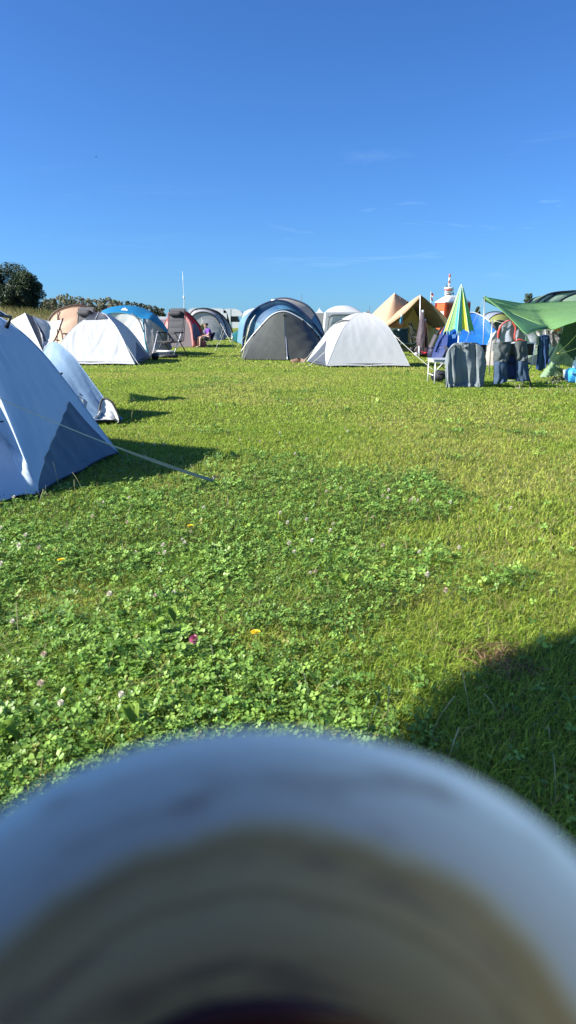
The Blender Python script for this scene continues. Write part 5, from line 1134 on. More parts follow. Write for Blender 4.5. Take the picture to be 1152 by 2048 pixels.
mx = N.new('ShaderNodeMix'); mx.data_type = 'RGBA'; mx.inputs[0].default_value = .5; L.new(r1.outputs[0], mx.inputs[6]); L.new(r2.outputs[0], mx.inputs[7])
at_ = N.new('ShaderNodeAttribute'); at_.attribute_name = 'col'; mx3 = N.new('ShaderNodeMix'); mx3.data_type = 'RGBA'; L.new(at_.outputs['Fac'], mx3.inputs[0]); L.new(mx.outputs[2], mx3.inputs[6]); mx3.inputs[7].default_value = (.035, .040, .015, 1)
L.new(mx3.outputs[2], b.inputs['Base Color']); b.inputs['Roughness'].default_value = .9; b.inputs['Specular IOR Level'].default_value = .1
bp = N.new('ShaderNodeBump'); bp.inputs['Strength'].default_value = .9; bp.inputs['Distance'].default_value = .05
ad = N.new('ShaderNodeMath'); ad.operation = 'ADD'; L.new(n2.outputs['Fac'], ad.inputs[0]); L.new(n3.outputs['Fac'], ad.inputs[1]); L.new(ad.outputs[0], bp.inputs['Height']); L.new(bp.outputs['Normal'], b.inputs['Normal'])
M_soil = m
def grid_np(xs, ys, zf, name, mat):
    X, Y = np.meshgrid(xs, ys); Z = zf(X, Y); nv = X.size; v = np.stack([X.ravel(), Y.ravel(), Z.ravel()], 1)
    nx, ny = len(xs), len(ys); i = np.arange(nx-1)[None, :]+nx*np.arange(ny-1)[:, None]; f = np.stack([i, i+1, i+1+nx, i+nx], -1).reshape(-1, 4)
    return np_mesh(name, v, f, mat)
def np_mesh(name, v, f, mat, col=None, smooth=False):
    """f: list of arrays of faces (each all tris or all quads)"""
    fs = f if isinstance(f, list) else [f]; me = bpy.data.meshes.new(name)
    nl = sum(a.size for a in fs); npoly = sum(len(a) for a in fs)
    me.vertices.add(len(v)); me.vertices.foreach_set('co', v.astype(np.float32).ravel()); me.loops.add(nl); me.loops.foreach_set('vertex_index', np.concatenate([a.ravel() for a in fs]).astype(np.int32))
    tot = np.concatenate([np.full(len(a), a.shape[1], np.int32) for a in fs]); st = np.concatenate([[0], np.cumsum(tot)[:-1]]).astype(np.int32)
    me.polygons.add(npoly); me.polygons.foreach_set('loop_start', st); me.polygons.foreach_set('loop_total', tot)
    if smooth: me.polygons.foreach_set('use_smooth', np.ones(npoly, bool))
    if col is not None:
        a = me.color_attributes.new('col', 'FLOAT_COLOR', 'POINT'); a.data.foreach_set('color', np.concatenate([col, np.ones((len(col), 1))], 1).astype(np.float32).ravel())
    me.update(calc_edges=True); me.materials.append(mat); ob = bpy.data.objects.new(name, me); COL.objects.link(ob); return ob
xs = np.concatenate([[-1500, -600, -250, -100, -50, -25, -14], np.linspace(-9, 9, 150), [14, 25, 50, 100, 250, 600, 1500]])
ys = np.concatenate([[-300, -60, -15, -5], np.linspace(-2, 16, 160), [20, 28, 40, 60, 90, 150, 300, 700, 1500, 4000]])
g = grid_np(xs, ys, gz_np, 'ground', M_soil); g['kind'] = 'structure'; GXY = np.meshgrid(xs, ys)
# --- dry grassy bank on the left
m, t, N, L, b, o = nt('dry_bank'); tc = N.new('ShaderNodeTexCoord')
n2 = noise_node(.5, 8, .7); n3 = noise_node(6, 5, .7)
r2 = ramp(n2.outputs['Fac'], [(.3, (.12, .125, .035)), (.5, (.25, .205, .075)), (.72, (.34, .27, .12))]); L.new(r2.outputs[0], b.inputs['Base Color']); b.inputs['Roughness'].default_value = .95
bp = N.new('ShaderNodeBump'); bp.inputs['Strength'].default_value = 1; bp.inputs['Distance'].default_value = .3; L.new(n3.outputs['Fac'], bp.inputs['Height']); L.new(bp.outputs['Normal'], b.inputs['Normal'])
def bank_z(X, Y):
    crest = np.interp(X, [-70, -50, -42, -34, -26, -19, -12, -6], [4.2, 3.8, 3.0, 2.55, 2.2, 1.5, .5, -.3])
    s = np.clip((Y-46)/16, 0, 1); s = s*s*(3-2*s); return crest*s*(1-np.clip((Y-66)/60, 0, 1)*.3)+.25*(fbm(X, Y, 5, 9)-.5)*s-.02
bank = grid_np(np.linspace(-90, -5, 90), np.linspace(44, 130, 60), bank_z, 'hill', m); bank['kind'] = 'structure'
# dry tufts on the bank
rg = np.random.default_rng(9); n = 26000; Xb = rg.uniform(-62, -8, n); Yb_ = 46+26*rg.uniform(0, 1, n)**.8; hb = rg.uniform(.10, .5, n)*(.4+fbm(Xb, Yb_, 2.5, 4)); zb = bank_z(Xb, Yb_)
ab = rg.uniform(0, 6.28, n); wb_ = rg.uniform(.01, .03, n); lx, ly = np.cos(ab)*hb*.4, np.sin(ab)*hb*.4
V = np.stack([np.stack([Xb-wb_, Yb_, zb-.03], 1), np.stack([Xb+wb_, Yb_, zb-.03], 1), np.stack([Xb+lx+wb_*.4, Yb_+ly, zb+hb], 1), np.stack([Xb+lx-wb_*.4, Yb_+ly, zb+hb], 1)], 1).reshape(-1, 3)
tb_ = fbm(Xb, Yb_, 4, 6)[:, None]; cb = (np.array([.20, .21, .06])*(1-tb_)+np.array([.46, .37, .16])*tb_)*rg.uniform(.7, 1.25, (n, 1))
M_dry = leafmat('dry_grass', .35, .7, spec=.1); ob = np_mesh('dry_grass', V, np.arange(len(V)).reshape(-1, 4), M_dry, np.repeat(cb, 4, 0)); ob['kind'] = 'stuff'
# --- trees
M_bark = plain('bark', (.10, .08, .06), .9, var=.3, bump=.6); M_pbark = plain('pale_bark', (.30, .26, .21), .9, var=.3)
M_leaf = leafmat('tree_leaf', .25, .55)
def tree(name, label, base, h, rx, rz, cz, nleaf, ls, cols, trunk_r, bark, group=None, clumps=26, seed=1, limbs=6, sparse=0.0, low=.0, cl=(.25, .42)):
    rg = np.random.default_rng(seed); t = thing(name, label, 'tree', base, group=group); bx, by, bz0 = base
    tb = MB(); top = Vector((bx+rg.uniform(-.1, .1)*rx, by, bz0+cz+rz*.5))
    tb.tube([Vector((bx, by, bz0-.4)), Vector((bx+rg.uniform(-.05, .05)*h, by, bz0+cz*.5)), top], [trunk_r, trunk_r*.75, trunk_r*.2], 7)
    cc = []
    for k in range(clumps):
        u = rg.normal(size=3); u /= np.linalg.norm(u); r_ = rg.uniform(.35, .95)**.6
        c = np.array([bx+u[0]*rx*r_, by+u[1]*rx*.8*r_, bz0+cz+u[2]*rz*r_]); c[2] = max(c[2], bz0+low); cc.append(c)
    for k in range(min(limbs, clumps)):
        c = Vector(cc[k]); s0 = Vector((bx, by, bz0+cz*rg.uniform(.35, .8))); tb.tube([s0, s0.lerp(c, .5)+Vector((0, 0, .05*h)), c], [trunk_r*.4, trunk_r*.22, trunk_r*.08], 5)
    tb.build('trunk', bark, t)
    V = []; Fc = []; Cn = []
    per = nleaf//clumps
    for c in cc:
        cr = rg.uniform(*cl)*min(rx, rz)*1.0; p = rg.normal(size=(per, 3)); p /= np.linalg.norm(p, axis=1)[:, None]; p = c+p*(cr*rg.uniform(.2, 1.05, (per, 1))**.5)*np.array([1.1, 1.1, .9])
        a = rg.normal(size=(per, 3)); a /= np.linalg.norm(a, axis=1)[:, None]; b_ = np.cross(a, rg.normal(size=(per, 3))); b_ /= np.linalg.norm(b_, axis=1)[:, None]
        s_ = ls*rg.uniform(.6, 1.3, (per, 1)); q = np.stack([p-a*s_, p+b_*s_*.5, p+a*s_, p-b_*s_*.5], 1); V.append(q.reshape(-1, 3))
        base_c = np.array(cols[rg.integers(len(cols))])*rg.uniform(.8, 1.2); cl2 = base_c*rg.uniform(.75, 1.25, (per, 1)); Cn.append(np.repeat(cl2, 4, 0))
    V = np.concatenate(V)-np.array(base); Cn = np.concatenate(Cn); f = np.arange(len(V)).reshape(-1, 4)
    ob = np_mesh('crown', V, f, M_leaf, Cn); ob.parent = t; return t
dk = [(.030, .055, .022), (.045, .075, .026), (.024, .046, .02)]
def bz(x, y): return float(bank_z(np.array([x]), np.array([y]))[0])
for i, (px, ptop, wpx, Y, lb) in enumerate(((8, 524, 62, 70, 'tall dark evergreen tree at the left picture edge on the dry bank'), (52, 541, 34, 68, 'dark rounded tree at the right end of the dark clump on the bank'), (-40, 530, 50, 70, 'dark tree partly out of the picture at the far left of the bank'), (28, 570, 30, 66, 'low dark bush filling the foot of the dark clump on the bank'))):
    x = at(px, 600, Y).x; z0 = bz(x, Y)-.2; zt = at(px, ptop, Y).z; rx = wpx*Y/1480*1.0; h = zt-z0
    tree('tree', lb, (x, Y, z0), h, rx, h*.46, h*.5, 24000, .085, dk, .25, M_bark, 'dark trees on the bank', clumps=60, seed=20+i, low=.3)
gy = [(.24, .26, .13), (.30, .29, .18), (.17, .21, .10), (.36, .31, .21), (.28, .27, .17)]
tl = [(92, 597, 9), (105, 594, 9), (120, 588, 11), (133, 587, 10), (147, 592, 11), (160, 593, 10), (174, 596, 11), (188, 598, 10), (203, 595, 10), (215, 594, 12), (228, 598, 10), (240, 601, 10), (254, 602, 11), (268, 604, 11), (283, 606, 11), (297, 609, 11), (310, 613, 10), (322, 616, 8)]
names = ['pale distant tree, %s' % s for s in ('first beside the dark clump', 'second from the dark clump', 'tallest pale tree, above the peach tent', 'rounded one above the peach tent top', 'grey one right above the peach tent peak', 'bare-trunked one right of the peach tent peak', 'bare-trunked one above the white dome left edge', 'thin one above the white dome vent', 'one above the left end of the azure roof', 'one just left of the azure roof peak', 'one above the azure roof peak', 'low one right of the azure roof peak', 'low one above the right slope of the azure roof', 'dense low one beyond the azure roof', 'dense low one right of the azure roof', 'dark low one left of the striped caravan', 'small one above the striped caravan', 'last and lowest at the right end of the row')]
for i, (px, ptop, wpx) in enumerate(tl):
    Y = 100+(i*7 % 5)*2; x = at(px, 600, Y).x; z0 = bz(x, Y) if x < -6 else 0; z0 = max(0, z0)-.2; zt = at(px, ptop, Y).z; h = max(1.2, zt-z0)
    cols = gy if px < 250 else [(.11, .125, .065), (.09, .115, .05), (.14, .14, .08)]
    t = tree('tree', names[i], (x, Y, z0), h, wpx*Y/1480, h*.42, h*.60, 3600, .075, cols, .07, M_pbark, 'pale trees in the distant row', clumps=72, cl=(.10, .24), seed=60+i, limbs=22, low=h*.2)
    # understorey shrubs close the row
for i, (px, ptop, wpx, Y, lb) in enumerate(((957, 611, 5, 170, 'smaller slim poplar behind the green tarp corner'), (1056, 580.5, 8.5, 170, 'taller slim poplar above the green tarp'))):
    x = at(px, 600, Y).x; h = at(px, ptop, Y).z
    tree('poplar', lb, (x, Y, 0), h, wpx*Y/1480, h*.42, h*.56, 2600, .15, [(.07, .10, .045), (.09, .12, .06)], .15, M_bark, 'slim poplars on the horizon', clumps=60, seed=90+i)
# distant low scrub behind the row
rg = np.random.default_rng(5); n = 16000; u = rg.uniform(0, 1, n); px = 84+u*(335-84); Y = 108+rg.uniform(0, 14, n); X = (px-576)/1480*Y*.98
topz = np.interp(px, [84, 110, 150, 200, 260, 335], [3.6, 4.4, 4.2, 3.7, 3.1, 1.7])*(.62+.38*fbm(px, Y*0, 12, 3)); z = topz*rg.uniform(0, 1, n)**.8
a = rg.normal(size=(n, 3)); a /= np.linalg.norm(a, axis=1)[:, None]; b_ = np.cross(a, rg.normal(size=(n, 3))); b_ /= np.linalg.norm(b_, axis=1)[:, None]; s_ = rg.uniform(.12, .3, (n, 1)); p = np.stack([X, Y, z], 1)
V = np.stack([p-a*s_, p+b_*s_*.5, p+a*s_, p-b_*s_*.5], 1).reshape(-1, 3); c = np.array(gy)[rg.integers(0, 5, n)]*rg.uniform(.7, 1.1, (n, 1))
ob = np_mesh('scrub', V, np.arange(len(V)).reshape(-1, 4), M_leaf, np.repeat(c, 4, 0)); ob['kind'] = 'stuff'

# ============================================================= grass and clover
M_blade = leafmat('grass_blade', .48, .6, spec=.15); M_clover = leafmat('clover_leaf', .38, .44, spec=.4)
def wedge_pts(n, y0, y1, rg, side=.48, pad=.85, power=1.0):
    # uniform over the widening strip that the camera can see, plus margins
    ys_ = np.linspace(y0, y1, 400); wd = side*ys_*2+2*pad; cdf = np.cumsum(wd*(ys_**(power-1))); cdf /= cdf[-1]; y = np.interp(rg.uniform(0, 1, n), cdf, ys_); x = rg.uniform(-1, 1, n)*(side*y+pad); return x, y
def clover_mask(x, y):
    n_ = fbm(x, y, .75, 21); r_ = x/np.maximum(y, .5)
    zone = np.interp(y, [2.6, 3.6, 4.6, 6, 9], [1, .90, .56, .26, .0])*np.clip((.30-r_+.25*(vnoise(x, y, .35, 77)-.5))/.16, 0, 1)
    for (px, py, rr, w) in ((110, 1200, .30, -.75), (470, 1265, .28, -.35), (200, 1330, .2, -.35), (560, 960, .9, .35), (640, 1130, .6, .25), (750, 1000, .7, .25), (300, 1090, .6, .15), (620, 800, .8, .35), (450, 770, .9, .25), (830, 1400, .25, -.3), (720, 1330, .2, -.2)):
        g_ = gnd(px, py); zone = zone+w*np.exp(-((x-g_.x)**2+((y-g_.y)*.8)**2)/rr**2)
    return np.clip((zone*.72+n_*1.25-.80)/.42, 0, 1)
def dry_mask(x, y):
    d = np.clip((fbm(x, y, 1.3, 33)-.46)/.22, 0, 1)*.8+.25*(vnoise(x, y, .22, 35)-.5)
    for (px, py, rr, w) in ((110, 1190, .32, .8), (450, 960, .45, .7), (1000, 930, 1.2, .45), (850, 950, 1.0, .3), (480, 1260, .3, .45), (590, 760, 2.0, .5), (1040, 1130, .5, .4)):
        g_ = gnd(px, py); d = d+w*np.exp(-((x-g_.x)**2+((y-g_.y)*.7)**2)/rr**2)
    return np.clip(d, 0, 1)
BSP = gnd(992, 1318)
def bare(x, y): return np.exp(-(((x-BSP.x)/.10)**2+((y-BSP.y)/.13)**2)**1.5)
cmk = (clover_mask(GXY[0].ravel(), np.maximum(GXY[1].ravel(), .3))*(np.abs(GXY[0].ravel()) < 9)*(GXY[1].ravel() < 14)*.85)[:, None]
ca_ = g.data.color_attributes.new('col', 'FLOAT_COLOR', 'POINT'); ca_.data.foreach_set('color', np.concatenate([cmk, cmk, cmk, np.ones_like(cmk)], 1).astype(np.float32).ravel())
VV = []; TT = []; QQ = []; CC = []; off = 0
def add_blades(n, y0, y1, hmin, hmax, w0, rg, lean=.5, straw=.06, flat=0.0, power=1.0, cgain=1.0):
    global off
    x, y = wedge_pts(n, y0, y1, rg, power=power); cm = clover_mask(x, y); keep = rg.uniform(0, 1, n) > np.maximum(cm*.38, bare(x, y)*.9); x = x[keep]; y = y[keep]; cm = cm[keep]; n = len(x)
    z = gz_np(x, y); clump = fbm(x, y, .16, 41); h = rg.uniform(hmin, hmax, n)*(.5+.85*clump)*(1+.25*cm)*(.8+.5*vnoise(x, y, 1.1, 8)); w = w0*rg.uniform(.6, 1.3, n)
    az = rg.uniform(0, 6.283, n)+2.0*(vnoise(x, y, .3, 14)-.5); ln = h*lean*rg.uniform(.3, 1.9, n)
    dx, dy = np.cos(az), np.sin(az); az2 = az+math.pi/2+rg.uniform(-.5, .5, n); sx, sy = np.cos(az2)*w/2, np.sin(az2)*w/2
    dr = dry_mask(x, y); isst = rg.uniform(0, 1, n) < (straw+.16*dr); h = np.where(isst, h*rg.uniform(.7, 1.5, n), h); ln = np.where(isst, ln*1.6, ln)
    P0 = np.stack([x-sx, y-sy, z], 1); P1 = np.stack([x+sx, y+sy, z], 1); mx_ = x+dx*ln*.35; my_ = y+dy*ln*.35; mz = z+h*.62
    P2 = np.stack([mx_+sx*.85, my_+sy*.85, mz], 1); P3 = np.stack([mx_-sx*.85, my_-sy*.85, mz], 1); P4 = np.stack([x+dx*ln, y+dy*ln, z+h*(1-.3*np.minimum(1, ln/np.maximum(h, 1e-3)*.6))], 1)
    V = np.stack([P0, P1, P2, P3, P4], 1).reshape(-1, 3); i = np.arange(n)[:, None]*5+off
    QQ.append(i+np.array([[0, 1, 2, 3]])); TT.append(i+np.array([[3, 2, 4]]))
    gA = np.array([.285, .425, .050]); gB = np.array([.50, .54, .11]); gC = np.array([.16, .30, .045])
    tn = np.clip(dr*.85+.35*rg.uniform(-1, 1, n)+.25, 0, 1)[:, None]; c = gA*(1-tn)+gB*tn; k_ = (rg.uniform(0, 1, n) < .3+.4*cm)[:, None]; c = np.where(k_, c*.45+gC*.55, c)
    st = np.array([.38, .33, .15])*rg.uniform(.6, 1.15, (n, 1)); c = np.where(isst[:, None], st, c*rg.uniform(.7, 1.3, (n, 1)))*cgain
    CC.append(np.repeat(c, 5, 0)); VV.append(V); off += 5*n
rg = np.random.default_rng(3)
add_blades(150000, .3, 3.3, .026, .054, .0030, rg, lean=1.0, straw=.06)
add_blades(215000, 3.2, 8.0, .022, .046, .0048, rg, lean=.8, straw=.06)
add_blades(275000, 7.8, 18, .018, .038, .0085, rg, lean=.8, straw=.06)
add_blades(170000, 17, 60, .02, .045, .022, rg, lean=.7, straw=.06, power=.4)
grass = np_mesh('grass', np.concatenate(VV), [np.concatenate(QQ), np.concatenate(TT)], M_blade, np.concatenate(CC)); grass['kind'] = 'stuff'
# long pale stalks
VV = []; QQ = []; CC = []; off = 0
sp = [(gnd(px, py).x, gnd(px, py).y, hh) for px, py, hh in ((118, 985, .22), (150, 995, .12), (165, 985, .14), (92, 1005, .12), (60, 1010, .1), (105, 1012, .13), (78, 1015, .1), (330, 895, .12), (272, 890, .11), (263, 840, .12), (860, 1480, .12), (770, 1500, .16), (940, 1450, .14), (1000, 1440, .10), (890, 1560, .14), (1110, 1600, .14), (430, 1350, .10), (310, 1350, .12), (70, 1390, .16), (40, 1310, .18), (620, 1420, .12), (730, 1490, .13))]
for i in range(260):
    x, y = wedge_pts(1, 1.3, 14, rg, power=.75); sp.append((float(x[0]), float(y[0]), rg.uniform(.05, .12)))
for (x, y, h) in sp:
    az = rg.uniform(0, 6.28); ln = h*rg.uniform(.1, .7); n = 6; w = .0006*(1+.2*y); zz = float(gz_np([x], [y])[0]); pts = [np.array([x+math.cos(az)*ln*(k/n)**1.7, y+math.sin(az)*ln*(k/n)**1.7, zz+h*(k/n)]) for k in range(n+1)]
    for k in range(n):
        w2 = w*(1.8 if k >= 4 else 1); s_ = np.array([w2, 0, 0]); VV += [pts[k]-s_, pts[k]+s_, pts[k+1]+s_, pts[k+1]-s_]; QQ.append([off, off+1, off+2, off+3]); off += 4; CC += [np.array([.50, .44, .26])*rg.uniform(.8, 1.2)]*4
# dead straw on the bare patch
for i in range(420):
    x = BSP.x+rg.normal()*.085; y = BSP.y+rg.normal()*.10; az = rg.uniform(0, 6.28); l = rg.uniform(.03, .09); w = .0013; zz = float(gz_np([x], [y])[0])+rg.uniform(.004, .025); d_ = np.array([math.cos(az)*l, math.sin(az)*l, rg.uniform(-.01, .015)]); s_ = np.array([-math.sin(az)*w, math.cos(az)*w, .0006]); p = np.array([x, y, zz])
    VV += [p-d_/2-s_, p-d_/2+s_, p+d_/2+s_, p+d_/2-s_]; QQ.append([off, off+1, off+2, off+3]); off += 4; CC += [np.array([.36, .25, .14])*rg.uniform(.5, 1.2)]*4
ob = np_mesh('straw', np.array(VV), np.array(QQ), M_blade, np.array(CC)); ob['kind'] = 'stuff'
# clover
VV = []; QQ = []; CC = []; off = 0
def add_clover(n, y0, y1, s0, s1, h0, h1, rg, power=1.0):
    global off
    x, y = wedge_pts(n, y0, y1, rg, power=power); cm = clover_mask(x, y); keep = rg.uniform(0, 1, n) < np.clip(cm*.85+.03, 0, 1)*(1-bare(x, y)); x = x[keep]; y = y[keep]; cm = cm[keep]; n = len(x)
    h = rg.uniform(h0, h1, n)*(.55+.75*fbm(x, y, .25, 51)); z = gz_np(x, y)+h; s = (s0+(s1-s0)*rg.uniform(0, 1, n)**1.6)*(.65+.7*vnoise(x, y, .45, 61)); yaw = rg.uniform(0, 6.283, n); tx_ = rg.normal(0, .42, n); ty_ = rg.normal(0, .42, n)
    c0 = np.array([.105, .235, .045]); c1 = np.array([.33, .52, .10]); tt_ = rg.uniform(0, 1, (n, 1)); c = (c0*(1-tt_)+c1*tt_)*rg.uniform(.75, 1.25, (n, 1)); yl_ = (rg.uniform(0, 1, n) < .05)[:, None]; c = np.where(yl_, np.array([.24, .26, .05]), c)
    # normal of each leaf
    for k in range(3):
        a = yaw+k*2.094+rg.uniform(-.2, .2, n); droop = rg.uniform(-.25, .35, n); ca, sa = np.cos(a), np.sin(a)
        def P(r_, l_, up):  # r along the leaflet, l to its side
            X = (ca*r_-sa*l_)*s; Y = (sa*r_+ca*l_)*s; Z = s*(up-droop*r_)+tx_*X+ty_*Y; return np.stack([x+X, y+Y, z+Z], 1)
        f_ = .16
        v = [P(.06, 0, 0), P(.55, .42, f_), P(.95, .30, f_*.8), P(.90, 0, 0), P(.95, -.30, f_*.8), P(.55, -.42, f_)]
        V = np.stack(v, 1).reshape(-1, 3); i = np.arange(n)[:, None]*6+off; QQ.append(i+np.array([[0, 3, 2, 1]])); QQ.append(i+np.array([[0, 5, 4, 3]])); VV.append(V); CC.append(np.repeat(c*rg.uniform(.88, 1.12, (n, 1)), 6, 0)); off += 6*n
    w = .0011*(1+.1*y); V = np.stack([np.stack([x-w, y, z], 1), np.stack([x+w, y, z], 1), np.stack([x+w+tx_*.02, y+ty_*.02, z-h], 1), np.stack([x-w+tx_*.02, y+ty_*.02, z-h], 1)], 1).reshape(-1, 3); QQ.append(np.arange(n)[:, None]*4+off+np.array([[0, 1, 2, 3]])); VV.append(V); CC.append(np.repeat(np.tile([[.14, .20, .06]], (n, 1)), 4, 0)); off += 4*n
add_clover(72000, .3, 3.4, .007, .019, .025, .062, rg)
add_clover(58000, 3.3, 7.5, .011, .018, .025, .06, rg)
add_clover(36000, 7.3, 18, .016, .028, .025, .05, rg)
clover = np_mesh('clover', np.concatenate(VV), np.concatenate(QQ), M_clover, np.concatenate(CC)); clover['kind'] = 'stuff'
# white clover heads: one of each kind, then copies
M_pet = plain('clover_petal', (.66, .60, .50), .7, var=.25, scale=400); M_pet2 = plain('faded_petal', (.50, .38, .30), .8, var=.3, scale=400); M_stem = plain('flower_stem', (.12, .20, .05), .6); M_yel = plain('dandelion_yellow', (.85, .66, .02), .6); M_redc = plain('red_clover_petal', (.42, .09, .19), .7, var=.25, scale=300)
def flower(name, label, cat, h, rad, mat, flat, group=None, npet=46):
    t = thing(name, label, cat, (0, 0, 0), 0, group); MB().tube([(0, 0, 0), (.004, 0, h*.5), (0, 0, h)], .0013, 5).build('stem', M_stem, t, local=True); m = MB(); rr = random.Random(npet+int(h*1000))
    for k in range(npet):
        th = k*2.39996; zc = 1-1.7*(k+.5)/npet if not flat else .45; rho = math.sqrt(max(0, 1-zc*zc)) if not flat else math.sqrt((k+.5)/npet); d_ = Vector((rho*math.cos(th), rho*math.sin(th), zc if not flat else .35*(1-rho*.7))); c = Vector((0, 0, h)); p0 = c+d_*rad*.35; p1 = c+d_*rad*(1.0+.2*rr.random()); sd = d_.cross(Vector((0, 0, 1))); sd = (sd.normalized() if sd.length > .01 else Vector((1, 0, 0)))*rad*.2
        m.poly([p0-sd*.4, p0+sd*.4, p1+sd+Vector((0, 0, rad*.08)), p1-sd+Vector((0, 0, rad*.08))])
    m.build('flower_head', mat, t, local=True); return t
w1 = flower('clover_flower', 'white clover flower head standing in the lawn', 'flower', .075, .0105, M_pet, False, 'white clover flowers in the lawn'); w2 = flower('clover_flower', 'faded brownish clover flower head standing in the lawn', 'flower', .07, .010, M_pet2, False, 'faded clover flowers in the lawn', 40)
pos = []
man = ((330, 1130), (318, 1128), (370, 1112), (365, 1100), (383, 1085), (408, 1033), (272, 1130), (80, 1120), (40, 1118), (4, 1078), (775, 1012), (765, 1008), (825, 1012), (835, 1016), (820, 1018), (900, 1022), (660, 1082), (666, 1068), (578, 1115), (588, 1130), (710, 1115), (765, 1114), (838, 1122), (917, 1114), (630, 1168), (620, 1170), (853, 1175), (890, 1205), (560, 1045), (575, 1068), (613, 1060), (745, 1050), (680, 885), (695, 878), (720, 860), (740, 868), (760, 872), (690, 870), (590, 920), (220, 1215), (245, 1432), (85, 1412), (125, 1450), (27, 1267), (90, 1345), (290, 925), (310, 905), (255, 925), (285, 900), (330, 905), (1020, 1035), (520, 895), (480, 890), (560, 880))
for px, py in man: q = gnd(px, py); pos.append((q.x, q.y))
for k in range(70):
    x, y = wedge_pts(1, 1.9, 7.5, rg); x, y = float(x[0]), float(y[0])
    if clover_mask(np.array([x]), np.array([y]))[0] > .45: pos.append((x, y))
for k in range(60):   # dense drift of flowers by the right-hand chairs
    q = gnd(rg.uniform(1020, 1152), rg.uniform(762, 792)); pos.append((q.x, q.y))
for k, (x, y) in enumerate(pos):
    src = w1 if (k*7 % 10) < 7 else w2; zz = float(gz_np([x], [y])[0]); sc_ = rg.uniform(.7, 1.0)*(1+max(0, y-5)*.05)
    if k == 0 or (src is w2 and 'used' not in globals()):
        tgt = src; tgt.location = (x, y, zz); tgt.scale = (sc_,)*3
        if src is w2: used = True
    else:
        tgt = clone(src, (x, y, zz), rg.uniform(0, 6.28)); tgt.scale = (sc_,)*3
for (px, py, lb) in ((381, 1078, 'yellow dandelion-like flower in the lawn, between the guy strap and the mug'), (124, 1150, 'yellow flower in the lawn nearest the left tent'), (511, 1303, 'yellow flower in the clover just above the mug rim'),):
    d_ = flower('dandelion', lb, 'flower', .07, .017, M_yel, True, npet=44); q = gnd(px, py); d_.location = (q.x, q.y, 0)
rcf = flower('red_clover', 'single pink clover flower in the clover left of the yellow flower above the mug', 'flower', .07, .0145, M_redc, False, npet=60); q = gnd(389, 1318); rcf.location = (q.x, q.y, 0)
# a few broad weed leaves
M_broad = leafmat('broad_leaf', .45, .6, attr=False, rgb=(.24, .38, .06), spec=.15)
for (px, py, lb, sz) in ((305, 1285, 'broad pale green weed in the lawn left of the pink clover flower', .04), (350, 1265, 'broad green weed in the lawn right above the pink clover flower', .035), (685, 1190, 'bright yellow-green broad weed in the clover in mid lawn', .035), (40, 1510, 'broad bright green weed at the lower left, beside the mug rim', .038), (270, 1480, 'broad green weed touching the mug rim at the left', .036)):
    q = gnd(px, py); w_ = thing('weed', lb, 'plant', (q.x, q.y, 0)); 
    for k in range(5):
        a = rg.uniform(0, 6.28); m = MB(); rows = []
        for j in range(7):
            v = j/6; wd = sz*.42*math.sin(math.pi*min(1, v*.95+.05))**.8; r_ = sz*1.25*v; rows.append([Vector((math.cos(a)*r_-math.sin(a)*u*wd, math.sin(a)*r_+math.cos(a)*u*wd, .03+.05*math.sin(v*2.2)+.012*abs(u))) for u in (-1, -.5, 0, .5, 1)])
        m.grid(rows); m.build('leaf', M_broad, w_, local=True)

# ============================================================= mug with coffee in front of the camera
MX, MYc, RZ, RI = -.0035, .0715, CAM_H-.0692, .0420
mug = thing('mug', 'blurred white mug with brown coffee rings inside, filling the bottom of the picture', 'mug', (MX, MYc, RZ-.095))
m, t, N, L, b, o = nt('stained_warmed_enamel'); tc = N.new('ShaderNodeTexCoord')
sx = N.new('ShaderNodeSeparateXYZ'); L.new(tc.outputs['Object'], sx.inputs[0])
nn = N.new('ShaderNodeTexNoise'); nn.inputs['Scale'].default_value = 55; nn.inputs['Detail'].default_value = 3; L.new(tc.outputs['Object'], nn.inputs['Vector'])
mr = N.new('ShaderNodeMath'); mr.operation = 'MULTIPLY_ADD'; L.new(nn.outputs['Fac'], mr.inputs[0]); mr.inputs[1].default_value = .008; L.new(sx.outputs['Z'], mr.inputs[2])
rp = N.new('ShaderNodeValToRGB'); e = rp.color_ramp.elements
mp = N.new('ShaderNodeMapRange'); mp.inputs['From Min'].default_value = .030; mp.inputs['From Max'].default_value = .105; L.new(mr.outputs[0], mp.inputs['Value'])
W = (.80, .81, .73); Bn = (.25, .19, .13); B2 = (.40, .36, .31)
def dz(depth): return (.095-depth+.004-.030)/.075
st = [(dz(.060), (0.817, 0.703, 0.400)), (dz(.0385), (0.855, 0.779, 0.480)), (dz(.0345), (0.817, 0.731, 0.432)), (dz(.0332), (0.589, 0.475, 0.248)), (dz(.0315), (0.817, 0.712, 0.416)), (dz(.0275), (0.741, 0.617, 0.344)), (dz(.0215), (0.570, 0.437, 0.216)), (dz(.0185), (0.798, 0.722, 0.464)), (dz(.0160), W)]  # coffee rings, plus lower wall warmed in colour for missing bounce light
while len(e) < len(st): e.new(.5)
for i, (p_, c) in enumerate(st): e[i].position = max(0, min(1, p_)); e[i].color = (*c, 1)
L.new(mp.outputs['Result'], rp.inputs['Fac'])
n3 = N.new('ShaderNodeTexNoise'); n3.inputs['Scale'].default_value = 70; n3.inputs['Detail'].default_value = 2; mpv = N.new('ShaderNodeMapping'); mpv.inputs['Scale'].default_value = (.5, .5, 1.6); L.new(tc.outputs['Object'], mpv.inputs[0]); L.new(mpv.outputs[0], n3.inputs['Vector'])
rb_2 = N.new('ShaderNodeMapRange'); rb_2.inputs['From Min'].default_value = .53; rb_2.inputs['From Max'].default_value = .70; L.new(n3.outputs['Fac'], rb_2.inputs['Value'])
